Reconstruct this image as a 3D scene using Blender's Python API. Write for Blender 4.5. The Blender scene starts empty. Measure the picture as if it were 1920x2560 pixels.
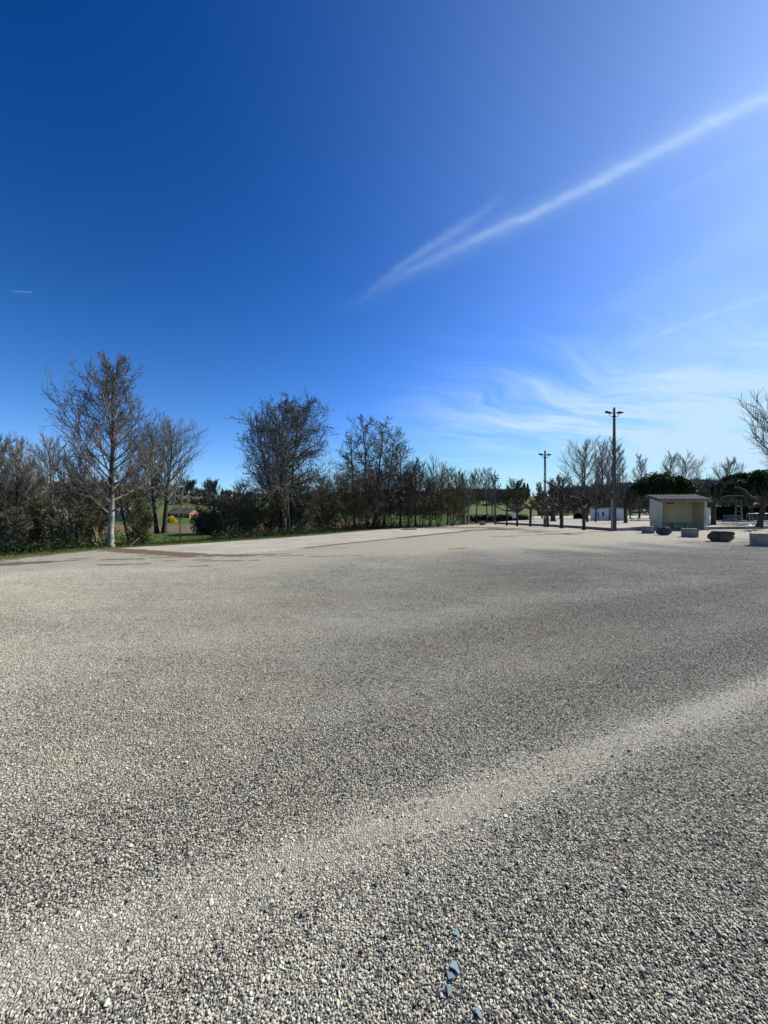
import bpy, math, random
import numpy as np
from mathutils import Vector, Matrix
R = math.radians
rng = np.random.default_rng(7)
random.seed(7)
scene = bpy.context.scene
C = scene.collection

# ------------------------------------------------------------------ camera, sky, sun, exposure
EYE = 1.5; F = 950.0
cam_d = bpy.data.cameras.new('camera'); cam = bpy.data.objects.new('camera', cam_d); C.objects.link(cam)
cam_d.sensor_fit = 'VERTICAL'; cam_d.sensor_height = 36; cam_d.sensor_width = 27
cam_d.lens = 36*F/2560; cam_d.clip_start = 0.05; cam_d.clip_end = 5000
cam.location = (0, 0, EYE); cam.rotation_euler = (R(90), 0, 0)
scene.camera = cam
SUN_EL = 36.4; SUN_AZ = 59.0          # azimuth from +Y towards +X
scene.view_settings.view_transform = 'Standard'; scene.view_settings.look = 'None'
scene.view_settings.gamma = 1; scene.view_settings.use_curve_mapping = False
EXPO = 0.95
scene.view_settings.exposure = EXPO
world = bpy.data.worlds.new('World'); scene.world = world; world.use_nodes = True
SKY_STRENGTH = 0.10
sd = bpy.data.lights.new('sun', 'SUN'); sun = bpy.data.objects.new('sun', sd); C.objects.link(sun)
sd.energy = 4.8; sd.angle = R(0.53); sd.color = (1, .94, .84)
sdir = Vector((math.sin(R(SUN_AZ))*math.cos(R(SUN_EL)), math.cos(R(SUN_AZ))*math.cos(R(SUN_EL)), math.sin(R(SUN_EL))))
sun.rotation_euler = sdir.to_track_quat('Z', 'Y').to_euler()
sun.location = (30, 20, 40)

# ------------------------------------------------------------------ node helper
class NT:
    def __init__(s, tree): s.t = tree
    def n(s, typ, **kw):
        nd = s.t.nodes.new(typ)
        ins = kw.pop('ins', {})
        for k, v in kw.items(): setattr(nd, k, v)
        for k, v in ins.items():
            sock = nd.inputs[k]
            if isinstance(v, bpy.types.NodeSocket): s.t.links.new(v, sock)
            else: sock.default_value = v
        return nd
    def m(s, op, a, b=0.0, c=None, clamp=False):
        ins = {0: a, 1: b}
        if c is not None: ins[2] = c
        return s.n('ShaderNodeMath', operation=op, use_clamp=clamp, ins=ins).outputs[0]
    def vm(s, op, a, b=(0, 0, 0)):
        nd = s.n('ShaderNodeVectorMath', operation=op, ins={0: a, 1: b})
        return nd.outputs['Value'] if op in ('DOT_PRODUCT', 'LENGTH') else nd.outputs[0]
    def mr(s, v, a, b, c=0.0, d=1.0, smooth=True):
        return s.n('ShaderNodeMapRange', interpolation_type='SMOOTHSTEP' if smooth else 'LINEAR',
                   ins={'Value': v, 'From Min': a, 'From Max': b, 'To Min': c, 'To Max': d}).outputs[0]
    def mix(s, f, a, b, blend='MIX'):
        nd = s.n('ShaderNodeMix', data_type='RGBA', blend_type=blend)
        for i, v in ((0, f), (6, a), (7, b)):
            if isinstance(v, bpy.types.NodeSocket): s.t.links.new(v, nd.inputs[i])
            else: nd.inputs[i].default_value = v if i == 0 else (*v[:3], 1)
        return nd.outputs[2]
    def noise(s, vec, scale, detail=4, rough=.55, dist=0.0):
        return s.n('ShaderNodeTexNoise', ins={'Vector': vec, 'Scale': scale, 'Detail': detail, 'Roughness': rough, 'Distortion': dist}).outputs[0]
    def ramp(s, f, stops, interp='LINEAR'):
        nd = s.n('ShaderNodeValToRGB', ins={0: f}); cr = nd.color_ramp; cr.interpolation = interp
        while len(cr.elements) < len(stops): cr.elements.new(.5)
        for e, (p, c) in zip(cr.elements, stops): e.position = p; e.color = (*c, 1)
        return nd.outputs[0]
    def scale(s, vec, xyz):
        return s.vm('MULTIPLY', vec, xyz)

# ------------------------------------------------------------------ world: physical sky with thin cirrus and a painted beam, part lens flare
w = NT(world.node_tree); world.node_tree.nodes.clear()
sky = w.n('ShaderNodeTexSky', sky_type='NISHITA', sun_disc=False)
sky.sun_elevation = R(SUN_EL); sky.sun_rotation = R(SUN_AZ); sky.altitude = 200
sky.air_density = 1.0; sky.dust_density = 0.25; sky.ozone_density = 1.6
skyc = w.n('ShaderNodeGamma', ins={0: sky.outputs[0], 1: 1.0}).outputs[0]
skyc = w.n('ShaderNodeHueSaturation', ins={'Color': skyc, 'Hue': .508, 'Saturation': 1.28, 'Value': 1.0}).outputs[0]
skyc = w.scale(skyc, (.0892, .0892, .0892))
skyc = w.n('ShaderNodeGamma', ins={0: skyc, 1: 1.55}).outputs[0]
KS = 1/(SKY_STRENGTH*2**EXPO)
skyc = w.scale(skyc, (1.75, 2.5, 2.85))
cs = w.n('ShaderNodeSeparateXYZ', ins={0: skyc})
def shoulder(v, g_, k_): return w.m('DIVIDE', w.m('MULTIPLY', v, g_*KS), w.m('MULTIPLY_ADD', v, k_, 1.0))
skyc = w.n('ShaderNodeCombineXYZ', ins={0: shoulder(w.m('MAXIMUM', w.m('SUBTRACT', cs.outputs[0], .0055), 0.0010), 1.9, 3.0), 1: shoulder(w.m('MAXIMUM', w.m('SUBTRACT', cs.outputs[1], .011), .004), 1.50, 1.12), 2: w.m('MULTIPLY', w.m('MINIMUM', cs.outputs[2], 1.02), KS*.98)}).outputs[0]
D = w.n('ShaderNodeTexCoord').outputs['Generated']
D = w.vm('NORMALIZE', D)
sx = w.n('ShaderNodeSeparateXYZ', ins={0: D}); dz = sx.outputs[2]
zc = w.m('ADD', w.m('MAXIMUM', dz, 0.0), 0.16)
pl = w.n('ShaderNodeCombineXYZ', ins={0: w.m('DIVIDE', sx.outputs[0], zc), 1: w.m('DIVIDE', sx.outputs[1], zc)}).outputs[0]
def pdir(px, py): return Vector(((px-960)/F, 1, (1280-py)/F)).normalized()
def streak(a, b, wid0, wid1, warp, strength, soft_start=.12, seed=0.0, end=9.0):
    d1, d2 = pdir(*a), pdir(*b)
    nrm = d1.cross(d2).normalized(); along = (d2-d1*d1.dot(d2)).normalized()
    ang = math.acos(d1.dot(d2))
    s = w.m('ARCTAN2', w.vm('DOT_PRODUCT', D, tuple(along)), w.vm('DOT_PRODUCT', D, tuple(d1)))
    t = w.m('DIVIDE', s, ang)
    wob = w.m('MULTIPLY', w.m('SUBTRACT', w.noise(w.vm('ADD', w.scale(D, (6, 6, 6)), (seed, 0, 0)), 1.0, 4), .5), warp)
    e = w.m('ADD', w.vm('DOT_PRODUCT', D, tuple(nrm)), wob)
    wd = w.mr(t, 0, 1, wid0, wid1, False)
    g = w.m('DIVIDE', e, wd); g = w.m('EXPONENT', w.m('MULTIPLY', w.m('MULTIPLY', g, g), -1.0))
    fade = w.m('MULTIPLY', w.mr(t, -.10, soft_start+.38), w.mr(t, end+.12, end-.25))
    fr = w.vm('DOT_PRODUCT', D, tuple(d1)); fr = w.m('GREATER_THAN', fr, 0)
    fib = w.mr(w.noise(w.scale(pl, (3, 9, 1)), 2.0, 6, .65), .25, .7, .55, 1.0)
    return w.m('MULTIPLY', w.m('MULTIPLY', w.m('MULTIPLY', g, fade), w.m('MULTIPLY', fr, fib)), strength)
# fibres of cirrus, running with the upper wind
rot = w.n('ShaderNodeVectorRotate', rotation_type='Z_AXIS', ins={'Vector': pl, 'Angle': R(-16)}).outputs[0]
warp = w.n('ShaderNodeTexNoise', ins={'Vector': rot, 'Scale': .8, 'Detail': 3}).outputs[1]
rot2 = w.vm('ADD', rot, w.scale(w.vm('SUBTRACT', warp, (.5, .5, .5)), (1.2, 1.2, 0)))
f1 = w.noise(w.scale(rot2, (.75, 2.6, 1)), 1.0, 8, .62)
f2 = w.noise(w.scale(rot2, (.28, .55, 1)), 1.0, 4, .5)
cir = w.m('MULTIPLY', w.mr(f1, .33, .82), w.mr(f2, .30, .62))
side = w.mr(sx.outputs[0], -.12, .62)                       # more cirrus towards the sun's side
low = w.mr(dz, .50, .06)
cover = w.m('MULTIPLY', w.m('MULTIPLY', cir, side), low)
cover = w.m('MULTIPLY', cover, 3.4)
veil = w.m('MULTIPLY', w.m('MULTIPLY', w.mr(sx.outputs[0], .1, .75), w.mr(dz, .34, .02)), .42)
glow = w.m('MULTIPLY', w.m('POWER', w.m('MAXIMUM', w.vm('DOT_PRODUCT', D, tuple(sdir)), 0.0), 6.0), .26)
tot = w.m('ADD', w.m('ADD', cover, veil), glow)
for st in (w.m('MULTIPLY', streak((880, 752), (1920, 243), .008, .0085, .024, .38, soft_start=.5), 1.0), streak((860, 770), (1920, 235), .020, .026, .03, .13),  # diagonal beam: cirrus mixed with lens flare painted into the sky colour
           streak((900, 745), (1250, 505), .006, .010, .045, .16, seed=3.1, end=1.0),
           streak((1560, 560), (1920, 370), .006, .010, .03, .06, seed=5.1),
           streak((1560, 860), (1920, 745), .003, .006, .02, .16, seed=7.7),
           streak((1480, 800), (1920, 560), .010, .03, .06, .10, seed=9.7)):
    tot = w.m('ADD', tot, st)
trail = streak((20, 727), (80, 731), .0012, .0012, .0, .18)
tot = w.m('ADD', tot, w.m('MULTIPLY', trail, w.m('LESS_THAN', w.vm('DOT_PRODUCT', D, tuple((pdir(80, 731)-pdir(20, 727)).normalized())), (pdir(80, 731).dot((pdir(80, 731)-pdir(20, 727)).normalized())))))
tot = w.m('MINIMUM', tot, .9)
CLOUD = (.58*KS, .79*KS, 1.0*KS)
colr = w.mix(tot, skyc, CLOUD)
bg = w.n('ShaderNodeBackground', ins={0: colr, 1: SKY_STRENGTH})
w.n('ShaderNodeOutputWorld', ins={0: bg.outputs[0]})

# ------------------------------------------------------------------ object helpers
def tag(o, label=None, cat=None, group=None, kind=None):
    if label: o['label'] = label
    if cat: o['category'] = cat
    if group: o['group'] = group
    if kind: o['kind'] = kind
    return o
def empty(name, loc, rz=0.0, **kw):
    o = bpy.data.objects.new(name, None); C.objects.link(o); o.location = loc; o.rotation_euler = (0, 0, rz)
    o.empty_display_size = .2
    return tag(o, **kw)
def np_mesh(name, V, faces, mat=None, smooth=False, attrs=None):
    """faces: list of integer arrays (n,3) or (n,4)"""
    me = bpy.data.meshes.new(name)
    V = np.asarray(V, np.float32)
    fl = [np.asarray(f, np.int32) for f in faces if len(f)]
    me.vertices.add(len(V)); me.vertices.foreach_set('co', V.ravel())
    nl = sum(f.size for f in fl); npl = sum(len(f) for f in fl)
    me.loops.add(nl); me.polygons.add(npl)
    me.loops.foreach_set('vertex_index', np.concatenate([f.ravel() for f in fl]))
    tot_ = np.concatenate([np.full(len(f), f.shape[1], np.int32) for f in fl])
    st = np.concatenate([[0], np.cumsum(tot_)[:-1]]).astype(np.int32)
    me.polygons.foreach_set('loop_start', st); me.polygons.foreach_set('loop_total', tot_)
    me.polygons.foreach_set('use_smooth', np.full(npl, bool(smooth), bool))
    if attrs:
        for k, a in attrs.items():
            a = np.asarray(a, np.float32)
            if a.ndim == 1:
                at = me.attributes.new(k, 'FLOAT', 'POINT'); at.data.foreach_set('value', a)
            else:
                if a.shape[1] == 3: a = np.concatenate([a, np.ones((len(a), 1), np.float32)], 1)
                at = me.attributes.new(k, 'FLOAT_COLOR', 'POINT'); at.data.foreach_set('color', a.ravel())
    me.update(calc_edges=True); me.validate()
    if mat: me.materials.append(mat)
    return me
def link(name, me, parent=None, loc=(0, 0, 0), rz=0.0, **kw):
    o = bpy.data.objects.new(name, me); C.objects.link(o); o.location = loc; o.rotation_euler = (0, 0, rz)
    if parent: o.parent = parent
    return tag(o, **kw)
class MB:
    """collects simple solids into one mesh"""
    def __init__(s): s.v = []; s.f3 = []; s.f4 = []; s.n = 0
    def add(s, V, quads=(), tris=()):
        V = np.asarray(V, float)
        s.v.append(V)
        if len(quads): s.f4.append(np.asarray(quads)+s.n)
        if len(tris): s.f3.append(np.asarray(tris)+s.n)
        s.n += len(V); return s
    def box(s, x0, x1, y0, y1, z0, z1, bev=0.0):
        if bev <= 0:
            V = [(x, y, z) for z in (z0, z1) for x, y in ((x0, y0), (x1, y0), (x1, y1), (x0, y1))]
            return s.add(V, [(3, 2, 1, 0), (4, 5, 6, 7), (0, 1, 5, 4), (1, 2, 6, 5), (2, 3, 7, 6), (3, 0, 4, 7)])
        b = bev
        rings = [(z0, b), (z0+b, 0), (z1-b, 0), (z1, b)]
        V = []
        for z, i in rings:
            c = b*.6
            V += [(x0+i+c, y0+i, z), (x1-i-c, y0+i, z), (x1-i, y0+i+c, z), (x1-i, y1-i-c, z), (x1-i-c, y1-i, z), (x0+i+c, y1-i, z), (x0+i, y1-i-c, z), (x0+i, y0+i+c, z)]
        q = [(r*8+k, r*8+(k+1) % 8, (r+1)*8+(k+1) % 8, (r+1)*8+k) for r in range(3) for k in range(8)]
        m_ = MB  # caps as quads + tris fans
        t = [(24, 24+k, 24+k+1) for k in range(1, 7)]+[(0, k+1, k) for k in range(1, 7)]
        return s.add(V, q, t)
    def prism(s, poly, z0, z1):
        n = len(poly)
        V = [(x, y, z0) for x, y in poly]+[(x, y, z1) for x, y in poly]
        q = [(k, (k+1) % n, n+(k+1) % n, n+k) for k in range(n)]
        t = [(n, n+k, n+k+1) for k in range(1, n-1)]+[(0, k+1, k) for k in range(1, n-1)]
        return s.add(V, q, t)
    def tube(s, pts, rad, sides=8, cap=True):
        pts = np.asarray(pts, float); rad = np.broadcast_to(np.asarray(rad, float), (len(pts),))
        V, q = tubes(pts[None], rad[None], sides)
        n = len(pts)*sides; t = []
        if cap:
            t = [(0, k+1, k) for k in range(1, sides-1)]+[(n-sides, n-sides+k, n-sides+k+1) for k in range(1, sides-1)]
        return s.add(V, q, t)
    def build(s, name, mat, parent=None, smooth=False, **kw):
        f = []
        if s.f4: f.append(np.concatenate(s.f4))
        if s.f3: f.append(np.concatenate(s.f3))
        return link(name, np_mesh(name, np.concatenate(s.v), f, mat, smooth), parent, **kw)
    def mesh(s, name, mat, smooth=False):
        f = []
        if s.f4: f.append(np.concatenate(s.f4))
        if s.f3: f.append(np.concatenate(s.f3))
        return np_mesh(name, np.concatenate(s.v), f, mat, smooth)
def tubes(P, Rr, sides):
    """P (N,k,3), Rr (N,k) -> verts, quads"""
    N, k, _ = P.shape
    T = np.gradient(P, axis=1); T /= np.linalg.norm(T, axis=2, keepdims=True)+1e-9
    mean = T.mean(1); ref = np.where(np.abs(mean[:, 2:3]) > .8, np.array([[1., 0, 0]]), np.array([[0, 0, 1.]]))
    U = np.cross(T, ref[:, None, :]); U /= np.linalg.norm(U, axis=2, keepdims=True)+1e-9
    W = np.cross(T, U)
    a = np.arange(sides)*2*np.pi/sides
    ring = U[:, :, None]*np.cos(a)[None, None, :, None]+W[:, :, None]*np.sin(a)[None, None, :, None]
    V = (P[:, :, None]+ring*Rr[:, :, None, None]).reshape(-1, 3)
    base = (np.arange(N)*k*sides)[:, None, None]
    j = (np.arange(k-1)*sides)[None, :, None]; i = np.arange(sides)[None, None, :]; i2 = (i+1) % sides
    q = np.stack([base+j+i, base+j+sides+i, base+j+sides+i2, base+j+i2], -1).reshape(-1, 4)
    return V, q
def gnd(px, py, z=0.0):
    d = (EYE-z)*F/(py-1280.0)
    return ((px-960)/F*d, d)

# ------------------------------------------------------------------ materials
def new_mat(name):
    m = bpy.data.materials.new(name); m.use_nodes = True; m.node_tree.nodes.clear(); return m, NT(m.node_tree)
def finish(t, col, rough=.9, normal=None, metal=0.0, spec=.3, extra=None):
    ins = {'Base Color': col if isinstance(col, bpy.types.NodeSocket) else (*col, 1), 'Roughness': rough, 'Metallic': metal, 'Specular IOR Level': spec}
    if normal is not None: ins['Normal'] = normal
    if extra: ins.update(extra)
    b = t.n('ShaderNodeBsdfPrincipled', ins=ins)
    t.n('ShaderNodeOutputMaterial', ins={0: b.outputs[0]})
def simple_mat(name, c1, c2, scale=4.0, rough=.85, bump=.15, bscale=None, spec=.3, metal=0.0, stretch=(1, 1, 1), dirt=None, detail=6):
    m, t = new_mat(name)
    co = t.scale(t.n('ShaderNodeTexCoord').outputs['Object'], stretch)
    nz = t.noise(co, scale, detail, .6)
    ALB = .74
    c1 = tuple(x*ALB for x in c1); c2 = tuple(x*ALB for x in c2)
    if dirt: dirt = (tuple(x*ALB for x in dirt[0]), dirt[1])
    col = t.mix(t.mr(nz, .32, .68), c1, c2)
    if dirt:
        col = t.mix(t.m('MULTIPLY', t.mr(t.noise(co, scale*.35, 6, .7), .5, .72), dirt[1]), col, dirt[0])
    nb = t.noise(co, bscale or scale*4, 5, .6)
    nr = t.n('ShaderNodeBump', ins={'Strength': bump, 'Distance': .02, 'Height': nb}).outputs[0]
    finish(t, col, rough, nr, metal, spec); return m
M = {}
M['bark_dark'] = simple_mat('dark bark', (.035, .029, .022), (.085, .072, .055), 7, .95, .5, 30, .1, stretch=(1, 1, .35))
M['bark_grey'] = None
M['bark_pale'] = simple_mat('pale bark', (.22, .205, .175), (.42, .40, .36), 5, .9, .4, 25, .15, stretch=(1, 1, .5))
M['twig_grey'] = simple_mat('grey twigs', (.12, .11, .098), (.24, .225, .20), 2, .9, 0, None, .1)
M['twig_pale'] = simple_mat('pale twigs', (.20, .185, .155), (.34, .315, .265), 2, .9, 0, None, .1)
M['twig_brown'] = simple_mat('brown twigs', (.085, .075, .06), (.17, .15, .12), 2, .9, 0, None, .1)
M['twig_red'] = simple_mat('reddish twigs', (.062, .046, .040), (.125, .092, .080), 2, .9, 0, None, .1)
M['twig_olive'] = simple_mat('olive twigs', (.10, .092, .05), (.18, .165, .09), 2, .9, 0, None, .1)
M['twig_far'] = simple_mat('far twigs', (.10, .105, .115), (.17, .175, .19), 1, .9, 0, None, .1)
M['plane_bark'] = simple_mat('plane tree bark', (.035, .031, .024), (.105, .092, .07), 5, .9, .5, 20, .15, dirt=((.05, .045, .035), .8))
m, t = new_mat('grey bark of the tall tree')
co = t.n('ShaderNodeTexCoord').outputs['Object']; zz = t.n('ShaderNodeSeparateXYZ', ins={0: co}).outputs[2]
nz = t.noise(t.scale(co, (1, 1, .5)), 7, 6)
pale = t.mix(t.mr(nz, .35, .65), (.12, .112, .095), (.30, .285, .25)); drk = t.mix(nz, (.035, .03, .024), (.09, .078, .06))
col = t.mix(t.mr(t.m('ADD', zz, t.m('MULTIPLY', t.m('SUBTRACT', nz, .5), 1.6)), 1.5, 2.6), pale, drk)
finish(t, col, .95, t.n('ShaderNodeBump', ins={'Strength': .5, 'Distance': .02, 'Height': t.noise(co, 28, 5)}).outputs[0], spec=.12); M['bark_grey'] = m
M['cones'] = simple_mat('alder cones', (.018, .014, .010), (.04, .03, .02), 3, .9, 0)
def leaf_mat(name, c1, c2, sc=1.2, spec=.3):
    c1 = tuple(x*.8 for x in c1); c2 = tuple(x*.8 for x in c2)
    m, t = new_mat(name)
    co = t.n('ShaderNodeTexCoord').outputs['Object']
    col = t.mix(t.mr(t.noise(co, sc, 4), .3, .7), c1, c2)
    col = t.mix(t.mr(t.noise(co, 14, 2), .35, .7, 0, .5), col, tuple(x*1.5 for x in c2))
    b = t.n('ShaderNodeBsdfPrincipled', ins={'Base Color': col, 'Roughness': .6, 'Specular IOR Level': spec})
    tr = t.n('ShaderNodeBsdfTranslucent', ins={0: col})
    mx = t.n('ShaderNodeMixShader', ins={0: .25, 1: b.outputs[0], 2: tr.outputs[0]})
    t.n('ShaderNodeOutputMaterial', ins={0: mx.outputs[0]}); return m
M['pine'] = leaf_mat('pine needles', (.012, .032, .015), (.028, .064, .024), spec=.05)
M['ivy'] = leaf_mat('undergrowth leaves', (.014, .026, .008), (.036, .055, .017), spec=.1)
M['hedge'] = leaf_mat('hedge leaves', (.008, .014, .007), (.018, .030, .012))
M['forsythia'] = leaf_mat('yellow blossom', (.45, .32, .02), (.62, .48, .03))
M['blade'] = leaf_mat('grass blades', (.045, .085, .015), (.11, .16, .03), .9)
M['straw'] = leaf_mat('dry grass', (.20, .155, .08), (.30, .24, .13), .9)
M['concrete'] = simple_mat('weathered concrete', (.22, .21, .185), (.38, .365, .32), 3, .95, .4, 40, .2, dirt=((.06, .058, .045), .85))
M['pole_conc'] = simple_mat('pole concrete', (.10, .094, .077), (.19, .178, .145), 2, .95, .3, 40, .2, dirt=((.05, .05, .045), .7))
M['kerb'] = simple_mat('kerb concrete', (.20, .19, .165), (.33, .315, .27), 3, .95, .3, 30, .2)
M['render_cream'] = simple_mat('cream render', (.66, .61, .47), (.76, .705, .55), 1.6, .92, .2, 60, .2, dirt=((.24, .225, .16), .75))
M['render_yellow'] = simple_mat('yellowed render', (.76, .62, .36), (.84, .70, .43), 1.2, .92, .2, 60, .2, dirt=((.30, .265, .15), .6))
M['white_paint'] = simple_mat('white render', (.70, .70, .68), (.80, .80, .78), 2, .9, .15, 50, .2, dirt=((.42, .41, .37), .4))
M['tile'] = simple_mat('roof tile', (.21, .185, .155), (.40, .36, .305), 9, .95, .4, 40, .15, dirt=((.05, .048, .04), .8))
M['red'] = simple_mat('red sign', (.42, .045, .025), (.50, .07, .04), 6, .6, .05)
M['dark_red'] = simple_mat('sign band', (.10, .015, .012), (.14, .02, .015), 6, .6, .05)
M['blue_door'] = simple_mat('blue door', (.10, .19, .27), (.14, .24, .33), 4, .6, .1)
M['glass_dark'] = simple_mat('window glass', (.02, .022, .025), (.03, .033, .038), 2, .12, 0, spec=.6)
M['metal'] = simple_mat('galvanised steel', (.38, .40, .42), (.52, .54, .56), 9, .42, .05, spec=.5, metal=.75)
M['lamp_metal'] = simple_mat('lamp housing', (.015, .015, .015), (.03, .03, .03), 8, .6, .1)
M['lamp_glass'] = simple_mat('lamp glass', (.05, .048, .048), (.08, .075, .075), 5, .25, 0, spec=.5)
M['pipe'] = simple_mat('pale conduit', (.28, .29, .29), (.36, .37, .37), 5, .7, .05)
M['grey_leg'] = simple_mat('grey pole paint', (.14, .155, .165), (.20, .215, .225), 5, .8, .05)
M['green_post'] = simple_mat('green grey post', (.10, .13, .12), (.15, .18, .165), 6, .6, .05)
M['wood_dark'] = simple_mat('dark wood pole', (.035, .028, .022), (.08, .065, .05), 5, .95, .4, 30, .1, stretch=(1, 1, .2))
M['wood'] = simple_mat('weathered wood', (.10, .085, .065), (.19, .165, .13), 5, .9, .3, 30, .1)
M['stick'] = simple_mat('dry cut branch', (.34, .26, .16), (.50, .41, .28), 5, .9, .1, 30, .1)
M['bench_blue'] = simple_mat('bench paint', (.10, .14, .20), (.16, .20, .27), 5, .6, .1)
M['roof_grey'] = simple_mat('old tile roof', (.14, .125, .11), (.22, .20, .175), 3, .95, .2, 12, .1)
M['brick_far'] = simple_mat('brown brick', (.12, .055, .035), (.20, .095, .06), 3, .95, .1, 12, .1)
M['brick_orange'] = simple_mat('orange brick', (.32, .16, .10), (.42, .23, .15), 2, .95, .1, 12, .1)
M['poly'] = simple_mat('greenhouse sheeting', (.19, .21, .225), (.28, .30, .32), .8, .35, 0, spec=.5)
M['rock'] = simple_mat('dark boulder', (.050, .048, .046), (.13, .12, .11), 3.2, .85, .8, 14, .3, dirt=((.20, .185, .165), .55))
M['glass_shard'] = None
m_, t_ = new_mat('glass shard')
gb = t_.n('ShaderNodeBsdfPrincipled', ins={'Base Color': (.24, .33, .37, 1), 'Roughness': .16, 'Specular IOR Level': .8, 'Transmission Weight': .25, 'Coat Weight': .6})
t_.n('ShaderNodeOutputMaterial', ins={0: gb.outputs[0]}); M['glass_shard'] = m_
m_, t_ = new_mat('green glass shard')
gb = t_.n('ShaderNodeBsdfPrincipled', ins={'Base Color': (.22, .34, .30, 1), 'Roughness': .3, 'Specular IOR Level': .5, 'Transmission Weight': .2})
t_.n('ShaderNodeOutputMaterial', ins={0: gb.outputs[0]}); M['glass_green'] = m_

def dust_nodes(t, P):
    """wear of the chippings, in place on the ground: 1 where pale stone dust lies, 0 where tarred chips show"""
    s = t.n('ShaderNodeSeparateXYZ', ins={0: P}); X, Y = s.outputs[0], s.outputs[1]
    ov = t.scale(P, (1, 1, 0))
    wob = t.m('MULTIPLY', t.m('SUBTRACT', t.noise(ov, 1.5, 6, .7), .5), .46)
    def track(a, b, wd, amp):
        e = t.m('ADD', t.m('SUBTRACT', Y, t.m('MULTIPLY_ADD', X, b, a)), wob)
        g = t.m('DIVIDE', e, wd); return t.m('MULTIPLY', t.m('EXPONENT', t.m('MULTIPLY', t.m('MULTIPLY', g, g), -1)), amp)
    brk = t.mr(t.noise(t.vm('ADD', ov, (1.3, 7.7, 0)), 1.9, 4, .65), .30, .60, .35, 1.15)
    fork = t.m('MULTIPLY', track(1.44, .72, .10, .42), t.mr(X, .9, .1))
    tr = t.m('MULTIPLY', t.m('ADD', t.m('ADD', track(1.77, .45, .14, .55), fork), track(3.15, .42, .22, .18)), brk)
    tr = t.m('ADD', tr, track(5.4, .40, .6, .12))
    big = t.mr(t.noise(t.vm('ADD', ov, (3.7, 1.9, 0)), .33, 5, .65), .30, .70, 0, .36)
    med = t.mr(t.noise(t.vm('ADD', t.scale(ov, (.6, 1.5, 1)), (9, 2, 0)), 1.1, 6, .7), .35, .68, 0, .34)
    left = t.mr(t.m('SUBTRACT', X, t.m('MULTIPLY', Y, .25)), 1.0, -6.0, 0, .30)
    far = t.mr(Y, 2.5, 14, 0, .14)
    dark = t.m('ADD', t.m('ADD', track(2.40, .46, .30, -.34), track(1.0, .42, .25, -.22)), t.m('MULTIPLY', track(4.0, .52, .55, -.30), t.mr(X, -1.0, 1.5)))
    tot = tr
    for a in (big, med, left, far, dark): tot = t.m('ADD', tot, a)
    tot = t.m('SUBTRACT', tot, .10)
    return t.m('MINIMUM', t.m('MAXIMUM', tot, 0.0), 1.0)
def warm_nodes(t, P):
    return t.mr(t.noise(t.vm('ADD', t.scale(P, (1, 1, 0)), (40, 11, 0)), .55, 4, .6), .52, .72)

# ground of the lot: chips bedded in tar and dust
m, t = new_mat('chipping surface')
P = t.n('ShaderNodeNewGeometry').outputs['Position']
dust = dust_nodes(t, P); warm = warm_nodes(t, P)
v1 = t.n('ShaderNodeTexVoronoi', voronoi_dimensions='2D', feature='F1', ins={'Vector': P, 'Scale': 82.0})
v2 = t.n('ShaderNodeTexVoronoi', voronoi_dimensions='2D', feature='DISTANCE_TO_EDGE', ins={'Vector': P, 'Scale': 82.0})
rnd = t.n('ShaderNodeSeparateColor', ins={0: v1.outputs['Color']}).outputs[0]
stone = t.ramp(rnd, [(0, (.03, .03, .033)), (.16, (.07, .07, .068)), (.30, (.20, .19, .155)), (.5, (.33, .315, .25)), (1, (.52, .495, .39))])
gap = t.mr(v2.outputs[0], .02, .16)
cold = t.mix(gap, (.045, .044, .046), stone)
dcol = t.mix(t.noise(P, 60, 3), (.212, .205, .172), (.31, .30, .25))
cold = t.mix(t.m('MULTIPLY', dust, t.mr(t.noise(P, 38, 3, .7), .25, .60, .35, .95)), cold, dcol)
cold = t.mix(t.m('MULTIPLY', warm, .22), cold, (.32, .21, .14))
soil = t.n('ShaderNodeAttribute', attribute_name='soil').outputs['Fac']
soilm = t.mr(t.m('ADD', soil, t.m('MULTIPLY', t.m('SUBTRACT', t.noise(P, 2.2, 5, .65), .5), .9)), .22, .45)
soilc = t.mix(t.noise(P, 5, 5), (.065, .038, .022), (.13, .09, .05))
cold = t.mix(t.m('MULTIPLY', soilm, .88), cold, soilc)
hgt = t.m('ADD', t.m('MULTIPLY', t.m('MINIMUM', v2.outputs[0], .25), 2.5), t.m('MULTIPLY', t.noise(P, 9, 4), .8))
bmp = t.n('ShaderNodeBump', ins={'Strength': .75, 'Distance': .007, 'Height': hgt}).outputs[0]
finish(t, cold, .95, bmp, spec=.15); M['lot'] = m

m, t = new_mat('loose chippings')
P = t.n('ShaderNodeNewGeometry').outputs['Position']
dust = dust_nodes(t, P); warm = warm_nodes(t, P)
rnd = t.n('ShaderNodeAttribute', attribute_name='shade').outputs['Fac']
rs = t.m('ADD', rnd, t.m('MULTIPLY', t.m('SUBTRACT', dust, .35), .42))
stone = t.ramp(rs, [(0, (.024, .024, .027)), (.15, (.055, .055, .056)), (.27, (.17, .162, .132)), (.50, (.32, .308, .245)), (1, (.57, .55, .44))])
stone = t.mix(t.m('MULTIPLY', warm, .16), stone, (.50, .31, .20))
stone = t.mix(t.mr(t.noise(P, 260, 3), .3, .75, 0, .35), stone, (.15, .14, .11))
finish(t, stone, .8, None, spec=.3); M['chips'] = m

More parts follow.
